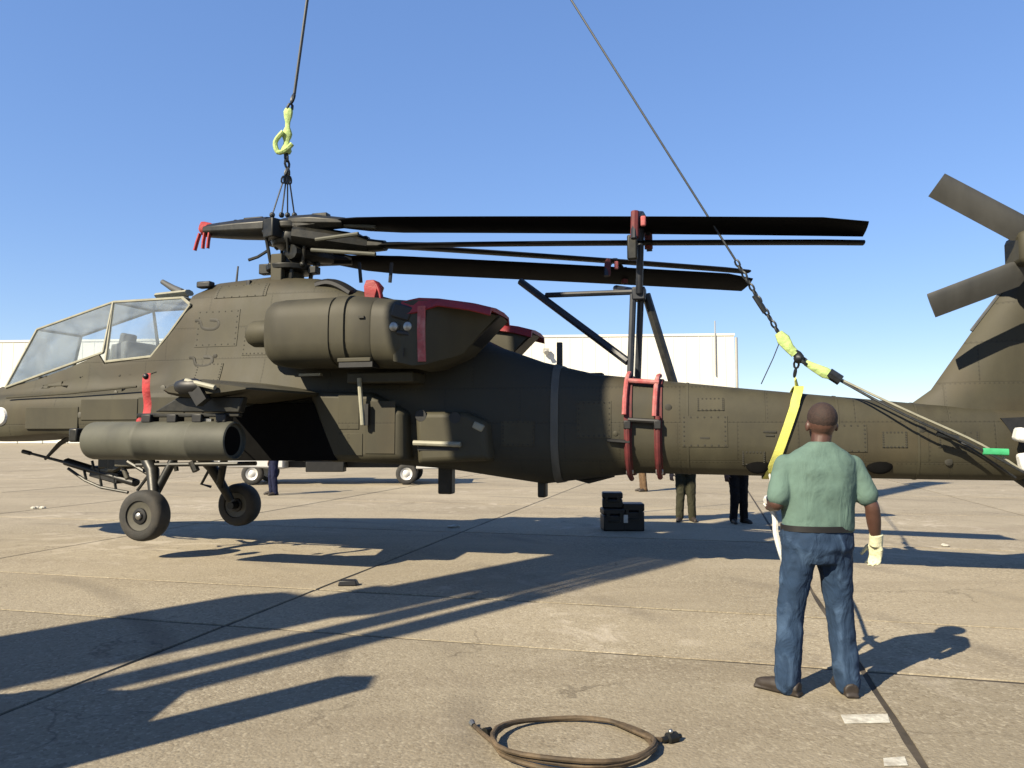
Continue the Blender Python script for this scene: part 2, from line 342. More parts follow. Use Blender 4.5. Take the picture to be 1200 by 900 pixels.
def concrete_mat(name, near=True, tone_=1.0):
    m = bpy.data.materials.new(name); m.use_nodes = True; t = m.node_tree; b = t.nodes['Principled BSDF']; L = t.links.new
    b.inputs['Roughness'].default_value = .9; b.inputs['Specular IOR Level'].default_value = .25
    ge = node(t, 'ShaderNodeNewGeometry'); P = ge.outputs['Position']
    def noise(sc, det=6, rough=.6, vec=P, dist=0):
        n = node(t, 'ShaderNodeTexNoise'); n.inputs['Scale'].default_value = sc; n.inputs['Detail'].default_value = det; n.inputs['Roughness'].default_value = rough; n.inputs['Distortion'].default_value = dist
        L(vec, n.inputs['Vector']); return n.outputs[0]
    def rng(v, a, b_, c, d):
        r = node(t, 'ShaderNodeMapRange'); r.inputs['From Min'].default_value = a; r.inputs['From Max'].default_value = b_; r.inputs['To Min'].default_value = c; r.inputs['To Max'].default_value = d; L(v, r.inputs['Value']); return r.outputs[0]
    def mix(f, a, b_, bt='MIX'):
        n = node(t, 'ShaderNodeMix', data_type='RGBA', blend_type=bt)
        if isinstance(f, float): n.inputs[0].default_value = f
        else: L(f, n.inputs[0])
        for s, x in ((6, a), (7, b_)):
            if isinstance(x, tuple): n.inputs[s].default_value = (*x, 1)
            else: L(x, n.inputs[s])
        return n.outputs[2]
    c = mix(rng(noise(.35, 6, .65), .35, .65, 0., 1.), (0.182, 0.154, 0.105), (0.237, 0.203, 0.142))
    c = mix(rng(noise(2.6, 8, .7), .35, .7, 0., .6), c, (0.209, 0.176, 0.120))
    # long drag and drain stains, roughly along the slabs
    mp = node(t, 'ShaderNodeMapping'); mp.inputs['Rotation'].default_value = (0, 0, R(14)); mp.inputs['Scale'].default_value = (.10, .75, 1); L(P, mp.inputs[0])
    c = mix(rng(noise(1.0, 7, .65, mp.outputs[0], .6), .5, .72, 0., .6), c, (0.138, 0.111, 0.075))
    c = mix(rng(noise(.8, 5, .6, mp.outputs[0], .3), .56, .75, 0., .5), c, (0.292, 0.254, 0.180))
    # exposed aggregate
    vo = node(t, 'ShaderNodeTexVoronoi'); vo.inputs['Scale'].default_value = 48; L(P, vo.inputs['Vector'])
    sp = node(t, 'ShaderNodeSeparateColor'); L(vo.outputs['Color'], sp.inputs[0])
    fade = rng(noise(.5, 4), .35, .6, .35, 1.)
    mm = node(t, 'ShaderNodeMath', operation='MULTIPLY'); L(rng(sp.outputs[0], .70, .92, 0., .62), mm.inputs[0]); L(fade, mm.inputs[1])
    c = mix(mm.outputs[0], c, (0.308, 0.270, 0.193))
    mm2 = node(t, 'ShaderNodeMath', operation='MULTIPLY'); L(rng(sp.outputs[1], .7, .95, 0., .5), mm2.inputs[0]); L(fade, mm2.inputs[1])
    c = mix(mm2.outputs[0], c, (0.094, 0.073, 0.045))
    c = mix(rng(noise(60, 3), .4, .7, 0., .3), c, (0.110, 0.086, 0.055))
    # oil and rubber blotches, tyre arcs, pale scour swirls
    c = mix(rng(noise(.55, 9, .72, P, 1.0), .60, .72, 0., .5), c, (.075, .062, .045))
    wv = node(t, 'ShaderNodeTexWave', wave_type='RINGS', rings_direction='SPHERICAL'); wv.inputs['Scale'].default_value = .16; wv.inputs['Distortion'].default_value = 2.5; wv.inputs['Detail'].default_value = 3; wv.inputs['Detail Scale'].default_value = .6
    mo = node(t, 'ShaderNodeMapping'); mo.inputs['Location'].default_value = (9, -3, 0); L(P, mo.inputs[0]); L(mo.outputs[0], wv.inputs['Vector'])
    ta = node(t, 'ShaderNodeMath', operation='MULTIPLY'); L(rng(wv.outputs['Fac'], .93, 1.0, 0., .45), ta.inputs[0]); L(rng(noise(.4, 4), .45, .6, 0., 1.), ta.inputs[1])
    c = mix(ta.outputs[0], c, (.10, .083, .06))
    tb = node(t, 'ShaderNodeMath', operation='MULTIPLY'); L(rng(noise(1.3, 4, .5, P, 2.5), .52, .66, 0., .5), tb.inputs[0]); L(rng(noise(.22, 2), .5, .62, 0., 1.), tb.inputs[1])
    c = mix(tb.outputs[0], c, (.33, .29, .225))
    # hairline cracks
    v2 = node(t, 'ShaderNodeTexVoronoi', feature='DISTANCE_TO_EDGE'); v2.inputs['Scale'].default_value = .33
    wp = node(t, 'ShaderNodeVectorMath', operation='ADD'); nn = node(t, 'ShaderNodeTexNoise'); nn.inputs['Scale'].default_value = 1.7; nn.inputs['Detail'].default_value = 5; L(P, nn.inputs['Vector'])
    L(P, wp.inputs[0]); L(nn.outputs['Color'], wp.inputs[1]); L(wp.outputs[0], v2.inputs['Vector'])
    cr = node(t, 'ShaderNodeMath', operation='MULTIPLY'); L(rng(v2.outputs['Distance'], .0, .006, .5, 0.), cr.inputs[0]); L(rng(noise(.6, 2), .5, .58, 0., 1.), cr.inputs[1])
    c = mix(cr.outputs[0], c, (0.050, 0.038, 0.025))
    if near:
        oi = node(t, 'ShaderNodeObjectInfo')
        tone = node(t, 'ShaderNodeCombineColor'); v = rng(oi.outputs['Random'], 0, 1, .94, 1.05)
        for i in range(3): L(v, tone.inputs[i])
        c = mix(1.0, c, tone.outputs[0], 'MULTIPLY')
    c = mix(1.0, c, (tone_ * .97, tone_ * .985, tone_ * 1.03), 'MULTIPLY')
    L(c, b.inputs['Base Color'])
    bp = node(t, 'ShaderNodeBump'); bp.inputs['Strength'].default_value = .55; bp.inputs['Distance'].default_value = .008
    ad = node(t, 'ShaderNodeMath', operation='ADD'); L(noise(45, 5, .7), ad.inputs[0]); L(rng(vo.outputs['Distance'], 0, .6, .5, 0), ad.inputs[1])
    L(ad.outputs[0], bp.inputs['Height']); L(bp.outputs[0], b.inputs['Normal'])
    return m
M['slab'] = concrete_mat('apron_concrete', True, .93)
M['slab_pale'] = concrete_mat('apron_concrete_pale', True, 1.12)
M['concrete'] = concrete_mat('apron_concrete_far', False, 1.12)
M['joint'] = mat('joint_sealant', (.045, .036, .026), .95, var=.5, scale=4, dirt=(.16, .13, .09), dirt_amt=.6, coord='Object')

M['mark'] = mat('worn_white_paint', (.62, .60, .52), .85, var=.35, scale=25, dirt=(.32, .27, .2), dirt_amt=.9)
# ------------------------------------------------------------------ ground
gr = G().add([(-1500, -1500, -.06), (1500, -1500, -.06), (1500, 3000, -.06), (-1500, 3000, -.06)], [(0, 1, 2, 3)]).obj('ground', M['concrete'])
tag(gr, kind='structure')
A = R(-14.5)                                   # slabs run a little askew to the view
eu = Vector((math.cos(A), math.sin(A), 0)); ev = Vector((-math.sin(A), math.cos(A), 0))
us = [-3.95 + 4.92 * k for k in range(-9, 10)]
vs_ = [-9.5, -4.2, .8, 5.72, 7.25, 12.0, 16.9, 21.8, 26.7, 31.6, 36.5, 41.4, 46.3]
apron = empty('concrete_apron'); tag(apron, kind='structure')
js = G()
js.add([eu * a + ev * b + Vector((0, 0, -.009)) for a, b in ((us[0], vs_[0]), (us[-1], vs_[0]), (us[-1], vs_[-1]), (us[0], vs_[-1]))], [(0, 1, 2, 3)])
js.obj('joint_sealant', M['joint'], apron)
for i in range(len(us) - 1):
    for j in range(len(vs_) - 1):
        u0, u1, v0, v1 = us[i] + .017, us[i + 1] - .017, vs_[j] + .021, vs_[j + 1] - .021
        near = abs((u0 + u1) / 2) < 11 and v1 < 18
        pts = []; k = 12 if near else 1
        cs = [(u0, v0), (u1, v0), (u1, v1), (u0, v1)]
        for a in range(4):
            p, q = cs[a], cs[(a + 1) % 4]
            for e in range(k):
                t = e / k; jx = random.uniform(-.007, .007) if e else 0
                pts.append(Vector((p[0] + (q[0] - p[0]) * t + jx, p[1] + (q[1] - p[1]) * t + jx, 0)))
        dz = random.uniform(-.002, .002)
        cx, cy = (u0 + u1) / 2, (v0 + v1) / 2
        top = [eu * (p.x + (.005 if p.x < cx else -.005)) + ev * (p.y + (.005 if p.y < cy else -.005)) + Vector((0, 0, dz)) for p in pts]
        bot = [eu * p.x + ev * p.y + Vector((0, 0, -.034)) for p in pts]
        n = len(pts); g = G()
        g.add(bot + top, [(q, (q + 1) % n, (q + 1) % n + n, q + n) for q in range(n)] + [tuple(range(n, 2 * n))])
        g.obj('slab', M['slab' if v1 < 7 else 'slab_pale'], apron, ang=60)

for pts in (((985, 838), (1040, 837), (1043, 847), (990, 848)), ((1035, 889), (1060, 887), (1064, 897), (1036, 898))):
    g = G(); g.slab([ground(px, py, .004) for px, py in pts], (0, 0, .003)); g.obj('paint_mark', M['mark'], apron)
# ------------------------------------------------------------------ hangar far behind
hg = empty('hangar', (0, 0, 0), 0, 'long white metal hangar on the horizon behind the helicopter', 'hangar')
hb = Vector((-234.3, 138, 0)); he = Vector((34.3, 118, 0)); hd = (he - hb).normalized(); hn = Vector((-hd.y, hd.x, 0))
HH = 16.7
g = G(); g.slab([hb, he, he + hn * 50, hb + hn * 50], (0, 0, HH)); g.obj('wall', M['hangar'], hg, ang=0)
g = G(); g.slab([hb - hn * .12 + Vector((0, 0, HH + .002)), he - hn * .12 + hd * .12 + Vector((0, 0, HH + .002)), he + hn * 50 + hd * .12 + Vector((0, 0, HH + .002)), hb + hn * 50 + Vector((0, 0, HH + .002))], (0, 0, .35)); g.obj('roof_edge', M['hangar'], hg, ang=0)
g = G()
for q in range(0, 269, 2):
    p = hb + hd * q - hn * .004; g.box(p + Vector((0, 0, HH / 2)), (.10, .065, HH - .1), Matrix.Rotation(math.atan2(hd.y, hd.x), 3, 'Z'))
rb = g.obj('wall_rib', M['hangar'], hg, ang=0); tag(rb, kind='stuff')
rot3 = Matrix.Rotation(math.atan2(hd.y, hd.x), 3, 'Z')
for q in (20, 60, 100, 145, 185, 222):
    g = G(); g.box(hb + hd * (q + 13) - hn * .22 + Vector((0, 0, 5.2)), (26, .3, 10.4), rot3); dr = g.obj('hangar_door', M['hangar'], hg, ang=0)
    for e in range(1, 6):
        g = G(); g.box(hb + hd * (q + 26 * e / 6) - hn * .4 + Vector((0, 0, 5.2)), (.12, .06, 10.3), rot3); g.obj('door_seam', M['hangar_trim'], dr, ang=0)
for px, py in ((640, 411), (828, 416)):
    p = at(px, py, 119.5); g = G(); g.box(p, (.9, .5, .7)); g.cyl(p - Vector((0, .2, .1)), p - Vector((0, .7, .4)), .3, .35); g.obj('wall_lamp', M['hangar_trim'], hg)
p = at(838, 392, 118.0); g = G(); g.cyl((p.x, 118.0, 10.5), (p.x, 118.0, 19.0), .09); g.obj('vent_pipe', M['hangar_trim'], hg)
g = G(); p = he - hn * .15 + hd * .3; g.cyl(p, p + Vector((0, 0, HH - .3)), .22, n=10); g.obj('downpipe', M['hangar_trim'], hg)

# ------------------------------------------------------------------ helicopter
heli = empty('attack_helicopter', MAST, -TH, 'olive drab attack helicopter hanging just clear of the ground, its blades folded back', 'helicopter')
def H(g, name, m='paint2', parent=None, **k): return g.obj(name, M[m], parent or heli, **k)

# fuselage: station, then half-section  zt wt  ws zs  wm zm  wc zc zd  wb zb
ST = [
 (-5.75, 1.98, .10, .18, 1.95, .22, 1.90, .25, 1.84, 1.74, .18, 1.66),
 (-5.45, 2.08, .26, .36, 2.05, .44, 1.97, .50, 1.88, 1.66, .40, 1.55),
 (-5.00, 2.18, .36, .46, 2.16, .54, 2.06, .68, 1.97, 1.64, .60, 1.49),
 (-4.60, 2.22, .40, .50, 2.22, .57, 2.12, .76, 2.02, 1.63, .70, 1.48),
 (-4.40, 2.22, .40, .52, 2.30, .57, 2.14, .78, 2.04, 1.63, .72, 1.49),
 (-4.30, 1.95, .40, .53, 2.32, .58, 2.15, .79, 2.05, 1.63, .73, 1.50),
 (-3.78, 1.95, .41, .55, 2.41, .60, 2.18, .81, 2.07, 1.65, .75, 1.53),
 (-3.20, 2.05, .42, .56, 2.61, .60, 2.20, .82, 2.08, 1.67, .75, 1.57),
 (-2.66, 2.30, .43, .57, 2.82, .61, 2.22, .82, 2.09, 1.66, .75, 1.54),
 (-2.56, 2.30, .43, .57, 2.65, .61, 2.22, .82, 2.09, 1.65, .75, 1.52),
 (-1.84, 2.30, .43, .57, 2.72, .61, 2.26, .82, 2.10, 1.62, .73, 1.42),
 (-1.60, 2.35, .43, .57, 2.98, .61, 2.30, .82, 2.10, 1.60, .72, 1.38),
 (-1.33, 2.45, .40, .55, 3.36, .61, 2.40, .82, 2.10, 1.58, .71, 1.34),
 (-1.27, 3.58, .24, .53, 3.42, .61, 2.50, .82, 2.10, 1.57, .70, 1.33),
 (-1.02, 3.70, .26, .50, 3.42, .61, 2.55, .82, 2.10, 1.56, .69, 1.31),
 (-.20, 3.745, .28, .50, 3.46, .61, 2.60, .80, 2.10, 1.52, .66, 1.25),
 (.50, 3.68, .28, .50, 3.42, .58, 2.55, .72, 2.08, 1.50, .60, 1.24),
 (1.00, 3.52, .28, .48, 3.30, .55, 2.50, .66, 2.06, 1.48, .55, 1.23),
 (1.70, 3.32, .27, .44, 3.10, .52, 2.44, .62, 2.02, 1.46, .50, 1.20),
 (2.40, 3.00, .25, .41, 2.84, .50, 2.34, .58, 1.95, 1.43, .44, 1.15),
 (3.03, 2.68, .22, .38, 2.56, .48, 2.22, .53, 1.86, 1.38, .36, 1.06),
 (3.58, 2.48, .20, .35, 2.40, .46, 2.14, .49, 1.80, 1.34, .28, .985),
 (4.23, 2.32, .18, .33, 2.25, .43, 2.04, .46, 1.74, 1.38, .27, 1.07),
 (4.75, 2.26, .17, .31, 2.19, .41, 1.99, .44, 1.71, 1.40, .26, 1.13),
 (5.83, 2.135, .15, .28, 2.08, .37, 1.91, .40, 1.66, 1.39, .24, 1.12),
 (7.00, 2.01, .13, .24, 1.96, .32, 1.81, .345, 1.59, 1.36, .21, 1.105),
 (7.85, 1.92, .11, .21, 1.87, .28, 1.74, .30, 1.54, 1.34, .19, 1.10),
 (8.70, 1.86, .09, .17, 1.81, .22, 1.69, .24, 1.50, 1.34, .15, 1.10),
 (9.35, 1.80, .06, .11, 1.76, .15, 1.65, .16, 1.50, 1.40, .10, 1.25),
]
def ring(st):
    s, zt, wt, ws, zs, wm, zm, wc, zc, zd, wb, zb = st
    half = [(wt, zt), (ws, zs), (wm, zm), (wc, zc), (wc, zd), (wb, zb)]
    r = [V(s, l, z) for l, z in half] + [V(s, -l, z) for l, z in reversed(half)]
    return chaikin(r, 2)
g = G(); g.loft([ring(s) for s in ST]); fus = H(g, 'fuselage', 'fuselage_paint', ang=34)

def bring(s, gr=.012, w=.05):
    # interpolated outline of the fuselage at a station, grown a little
    for q in range(len(ST) - 1):
        if ST[q][0] <= s <= ST[q + 1][0]:
            t = (s - ST[q][0]) / (ST[q + 1][0] - ST[q][0]); st = [ST[q][k] + (ST[q + 1][k] - ST[q][k]) * t for k in range(12)]
    r = ring(st); c = sum(r, Vector()) / len(r)
    return [p + (p - c).normalized() * gr for p in r], c
def band(g, s0, s1, gr):
    g.loft([bring(s0, -.02)[0], bring(s0, gr)[0], bring(s1, gr)[0], bring(s1, -.02)[0]], cap=False)
def surf(s_, z):                       # flank point of the fuselage at a station and height
    r, c = bring(s_, 0.0); near = [p for p in r if p.y < 0]; near.sort(key=lambda p: p.z)
    for a, b in zip(near, near[1:]):
        if a.z <= z <= b.z: t = (z - a.z) / max(1e-6, b.z - a.z); return a.y + (b.y - a.y) * t
    return min(near, key=lambda p: abs(p.z - z)).y
# nose sensor turret (beyond the left edge of the view) and the pale lens cover at its side
g = G(); g.lathe([(0, .10), (.05, .25), (.45, .30), (.6, .26), (.66, .1)], V(-5.95, 0, 1.55), (0, 0, 1), 20)
g.box(V(-5.75, 0, 2.05), (.5, .42, .3)); H(g, 'sensor_turret', 'paint2')
p = hp(-1, 488, .82); g = G(); g.lathe([(-.02, .05), (0, .13), (.03, .11), (.05, .02)], (p.x, p.y + .02, p.z), (0, -1, 0), 18); H(g, 'lens_cover', 'white')

# canopy
def mir(p): return Vector((p.x, -p.y, p.z))
lb, ltp = .555, .40
a_ = hp(7, 454, lb); b_ = hp(121, 413, lb); c_ = hp(133, 354, ltp); d_ = hp(44, 386, ltp)
e_ = hp(124, 424, lb); f_ = hp(177, 418, lb); g_ = hp(197, 393, lb); h_ = hp(223, 357, lb - .03); i_ = hp(214, 349, ltp)
dm = hp(30, 410, lb - .06)
fr = G()
def bar(a, b, r=.021): fr.tube([a, b], r, 6)
for m_ in (lambda p: p, mir):
    P = [m_(x) for x in (a_, b_, c_, d_, e_, f_, g_, h_, i_)]
    for q in ((0, 1), (1, 2), (3, 0), (4, 5), (5, 6), (6, 7), (7, 8), (4, 2)): bar(P[q[0]], P[q[1]])
    bar(P[2], P[3], .02); bar(P[2], P[8], .02)
for x in (c_, d_, i_, a_): bar(x, mir(x), .022)
H(fr, 'canopy_frame', 'frame')
def pane(pts, name='window_pane', th=.008):
    pts = [Vector(p) for p in pts]; n = (pts[1] - pts[0]).cross(pts[2] - pts[0]).normalized() * th
    g = G(); g.slab(pts, n); return H(g, name, 'glass', ang=0)
def bulge(poly, out=.05, k=6):      # a slightly blown side window, fan of quads towards the middle
    c = sum(poly, Vector()) / len(poly); nrm = Vector((0, 0, 0))
    for q in range(len(poly)): nrm += (poly[q] - c).cross(poly[(q + 1) % len(poly)] - c)
    nrm.normalize()
    if (nrm.y < 0) != (c.y < 0): nrm = -nrm
    edge = []
    for q in range(len(poly)):
        for e in range(5): edge.append(poly[q].lerp(poly[(q + 1) % len(poly)], e / 5))
    n = len(edge); vs = []; fs = []
    for r in range(k):
        t = r / k
        for p in edge: vs.append(p.lerp(c, t) + nrm * out * (1 - (1 - t) ** 2))
    vs.append(c + nrm * out); fs = [(r * n + q, r * n + (q + 1) % n, (r + 1) * n + (q + 1) % n, (r + 1) * n + q) for r in range(k - 1) for q in range(n)]
    fs += [((k - 1) * n + q, (k - 1) * n + (q + 1) % n, k * n) for q in range(n)]
    g = G().add(vs, fs); return H(g, 'window_pane', 'glass', ang=60)
for m_ in (lambda p: p, mir):
    bulge([m_(p) for p in (a_, b_, c_, d_)], .035)
    bulge([m_(p) for p in (e_, f_, g_, h_, i_, c_)], .03)
pane([d_, mir(d_), mir(a_), a_]); pane([c_, mir(c_), mir(d_), d_]); pane([i_, mir(i_), mir(c_), c_])
# roof strip over the rear cockpit with the slanted air sensor
g = G(); q0 = hp(186, 347, .1); q1 = hp(222, 343, .1)
g.tube([q0, q1], .045, 8, flat=2.2); H(g, 'canopy_roof_strip', 'frame')
g = G(); g.tube([hp(213, 343, .0), hp(203, 338, .0), hp(190, 330, .0)], [.06, .05, .035], 10); g.box(hp(208, 346, 0), (.26, .16, .07)); H(g, 'air_data_sensor', 'cockpit')
# cockpit: two seats, instrument hoods, side consoles, bulkhead
for s0, z0 in ((-3.05, 2.12), (-1.75, 2.36)):
    st = empty('seat'); st.parent = heli
    g = G(); g.box(V(s0, 0, z0 + .14), (.42, .46, .14)); g.obj('seat_cushion', M['seat'], st, bevel=.03)
    g = G(); Mx = Matrix.Rotation(R(12), 3, 'Y'); g.box(V(s0 + .27, 0, z0 + .46), (.12, .46, .62), Mx); g.obj('backrest', M['seat'], st, bevel=.03)
    g = G(); g.box(V(s0 + .36, 0, z0 + .84), (.10, .26, .2), Mx); g.obj('headrest', M['cockpit'], st, bevel=.03)
    g = G(); g.tube([V(s0 + .2, .2, z0 + .7), V(s0 + .1, .12, z0 + .3), V(s0 + .05, .03, z0 + .22)], .018, 6, flat=2); g.tube([V(s0 + .2, -.2, z0 + .7), V(s0 + .1, -.12, z0 + .3), V(s0 + .05, -.03, z0 + .22)], .018, 6, flat=2); g.obj('harness', M['frame'], st)
g = G(); g.loft([[V(-4.28, -.42, 2.0), V(-4.28, .42, 2.0), V(-4.28, .40, 2.34), V(-4.28, -.40, 2.34)], [V(-3.85, -.42, 2.0), V(-3.85, .42, 2.0), V(-3.85, .40, 2.44), V(-3.85, -.40, 2.44)]]); H(g, 'instrument_hood', 'cockpit', bevel=.03)
g = G(); g.loft([[V(-2.62, -.42, 2.3), V(-2.62, .42, 2.3), V(-2.62, .38, 2.86), V(-2.62, -.38, 2.86)], [V(-2.38, -.42, 2.3), V(-2.38, .42, 2.3), V(-2.38, .36, 2.92), V(-2.38, -.36, 2.92)]]); H(g, 'instrument_hood', 'cockpit', bevel=.03)

# hand holds and stencils on the flank (dark open loops)
def flank(px, py, l, w, h, ang=0.0):
    p = hp(px, py, l); return p
for px, py in ((240, 380), (237, 424)):
    pts = [hp(px - 14, py - 5, .60), hp(px - 9, py - 4, .605), hp(px - 5, py + 4, .61), hp(px + 7, py + 5, .61), hp(px + 13, py + 1, .605), hp(px + 12, py - 5, .6), hp(px + 3, py - 6, .6)]
    pts = [Vector((p.x, surf(p.x, p.z) - .004, p.z)) for p in smoothpts(pts, 4)]
    g = G(); g.tube(pts, .009, 6, flat=2.6, up=(0, 1, 0)); H(g, 'hand_hold', 'marking')
for px, py, w, h in ((203, 402, .16, .02), (135, 444, .06, .06), (138, 440, .03, .03), (148, 458, .02, .10), (202, 413, .05, .03)):
    p = hp(px, py, .63); l0 = .615 if py > 430 else .60
    g = G(); g.box((p.x, surf(p.x, p.z) - .004, p.z), (w, .03, h)); H(g, 'latch', 'marking', bevel=.006)
# crease strake along the cheek
g = G(); g.tube([hp(8, 466, .8), hp(80, 461, .83), hp(160, 453, .83)], .014, 6); H(g, 'cheek_strake', 'paint2')
for x0, x1, y0, y1 in ((95, 160, 458, 497), (30, 90, 467, 508), (162, 215, 456, 492)):
    a, b = hp(x0, y0, .835), hp(x1, y1, .835)
    g = G(); g.box(((a.x + b.x) / 2, -.822, (a.z + b.z) / 2 - .03), (abs(b.x - a.x), .02, abs(a.z - b.z) * .62)); H(g, 'access_panel', 'paint2', bevel=.006)
def skin_panel(s0, s1, z0, z1, m='paint2', th=.008, name='access_panel', bolts=True):
    nu, nv = 6, 6; top = []; bot = []
    for a in range(nu + 1):
        for b in range(nv + 1):
            s_ = s0 + (s1 - s0) * a / nu; z = z0 + (z1 - z0) * b / nv; y = surf(s_, z); e = a in (0, nu) or b in (0, nv)
            top.append(Vector((s_, y - th, z))); bot.append(Vector((s_, y + .02, z)))
    g = G(); w = nv + 1
    g.add(top, [(a * w + b, a * w + b + 1, (a + 1) * w + b + 1, (a + 1) * w + b) for a in range(nu) for b in range(nv)])
    rim = [b for b in range(w)] + [a * w + nv for a in range(1, nu + 1)] + [nu * w + b for b in range(nv - 1, -1, -1)] + [a * w for a in range(nu - 1, 0, -1)]
    n = len(rim); g.add([top[k] for k in rim] + [bot[k] for k in rim], [(k, (k + 1) % n, (k + 1) % n + n, k + n) for k in range(n)])
    o = H(g, name, m, ang=30)
    if bolts:
        f = G()
        for k in rim:
            c = sum((top[q] for q in rim), Vector()) / n; p = top[k].lerp(c, .10); f.lathe([(0, .011), (.004, .009)], (p.x, surf(p.x, p.z) - th, p.z), (0, -1, 0), 6)
        tag(f.obj('fasteners', M['marking'], o, ang=0), kind='stuff')
    return o
for q in ((-1.10, -.45, 2.75, 3.25), (-.35, .02, 2.62, 3.0), (-1.0, -.6, 2.28, 2.52), (-2.35, -1.85, 2.30, 2.50), (-3.6, -2.9, 2.24, 2.42), (-.9, -.1, 3.42, 3.60), (.9, 1.5, 3.20, 3.36),
          (4.05, 4.45, 1.55, 1.98), (5.25, 5.75, 1.45, 1.80), (5.42, 5.72, 1.86, 2.0), (6.75, 7.2, 1.40, 1.70), (7.35, 7.60, 1.45, 1.62), (5.9, 6.15, 1.25, 1.40), (3.15, 3.55, 1.45, 1.75), (7.9, 8.3, 1.45, 1.62)):
    skin_panel(*q, th=random.uniform(.005, .009))
for s_, z in ((-2.2, 2.15), (-1.45, 2.2), (-.75, 2.62), (4.5, 1.6), (5.0, 1.35), (5.1, 1.9), (6.45, 1.75), (6.6, 1.3), (7.75, 1.65), (8.0, 1.3), (-3.3, 1.9), (-2.7, 1.85), (-1.7, 2.0)):
    g = G(); y = surf(s_, z); r_ = random.choice((.022, .03, .04)); g.lathe([(-.005, r_), (.006, r_), (.009, r_ * .7)], (s_, y, z), (0, -1, 0), 12); H(g, 'filler_cap', random.choice(('marking', 'paint2', 'rim')))
# faded lettering-sized stencil blocks (too small in the photograph to read)
for s_, z, w, h in ((-2.05, 2.42, .16, .02), (-2.05, 2.38, .11, .02), (5.5, 1.55, .10, .018), (6.2, 1.62, .14, .02), (6.2, 1.58, .09, .02), (-.8, 3.1, .08, .02)):
    g = G(); g.box((s_, surf(s_, z) - .004, z), (w, .014, h)); H(g, 'stencil_bar', 'marking')
# doghouse vents and mast antennas on top
g = G(); g.box(hp(241, 334, .35), (.22, .12, .09)); H(g, 'vent', 'black', bevel=.02)
g = G(); g.box(hp(292, 333, .35), (.06, .06, .10)); H(g, 'vent', 'black', bevel=.01)
g = G(); g.tube([hp(277, 331, .1), hp(279, 312, .1)], [.016, .012], 8); H(g, 'antenna', 'cockpit')
# dark air intake scoop on the spine, aft of the mast
sp = [hp(372, 337, .25), hp(388, 333, .25), hp(402, 337, .25), hp(418, 347, .25)]
g = G(); g.tube(smoothpts(sp, 4), [.02] + [.07] * 11 + [.03], 10, flat=2.2); H(g, 'spine_scoop', 'black')

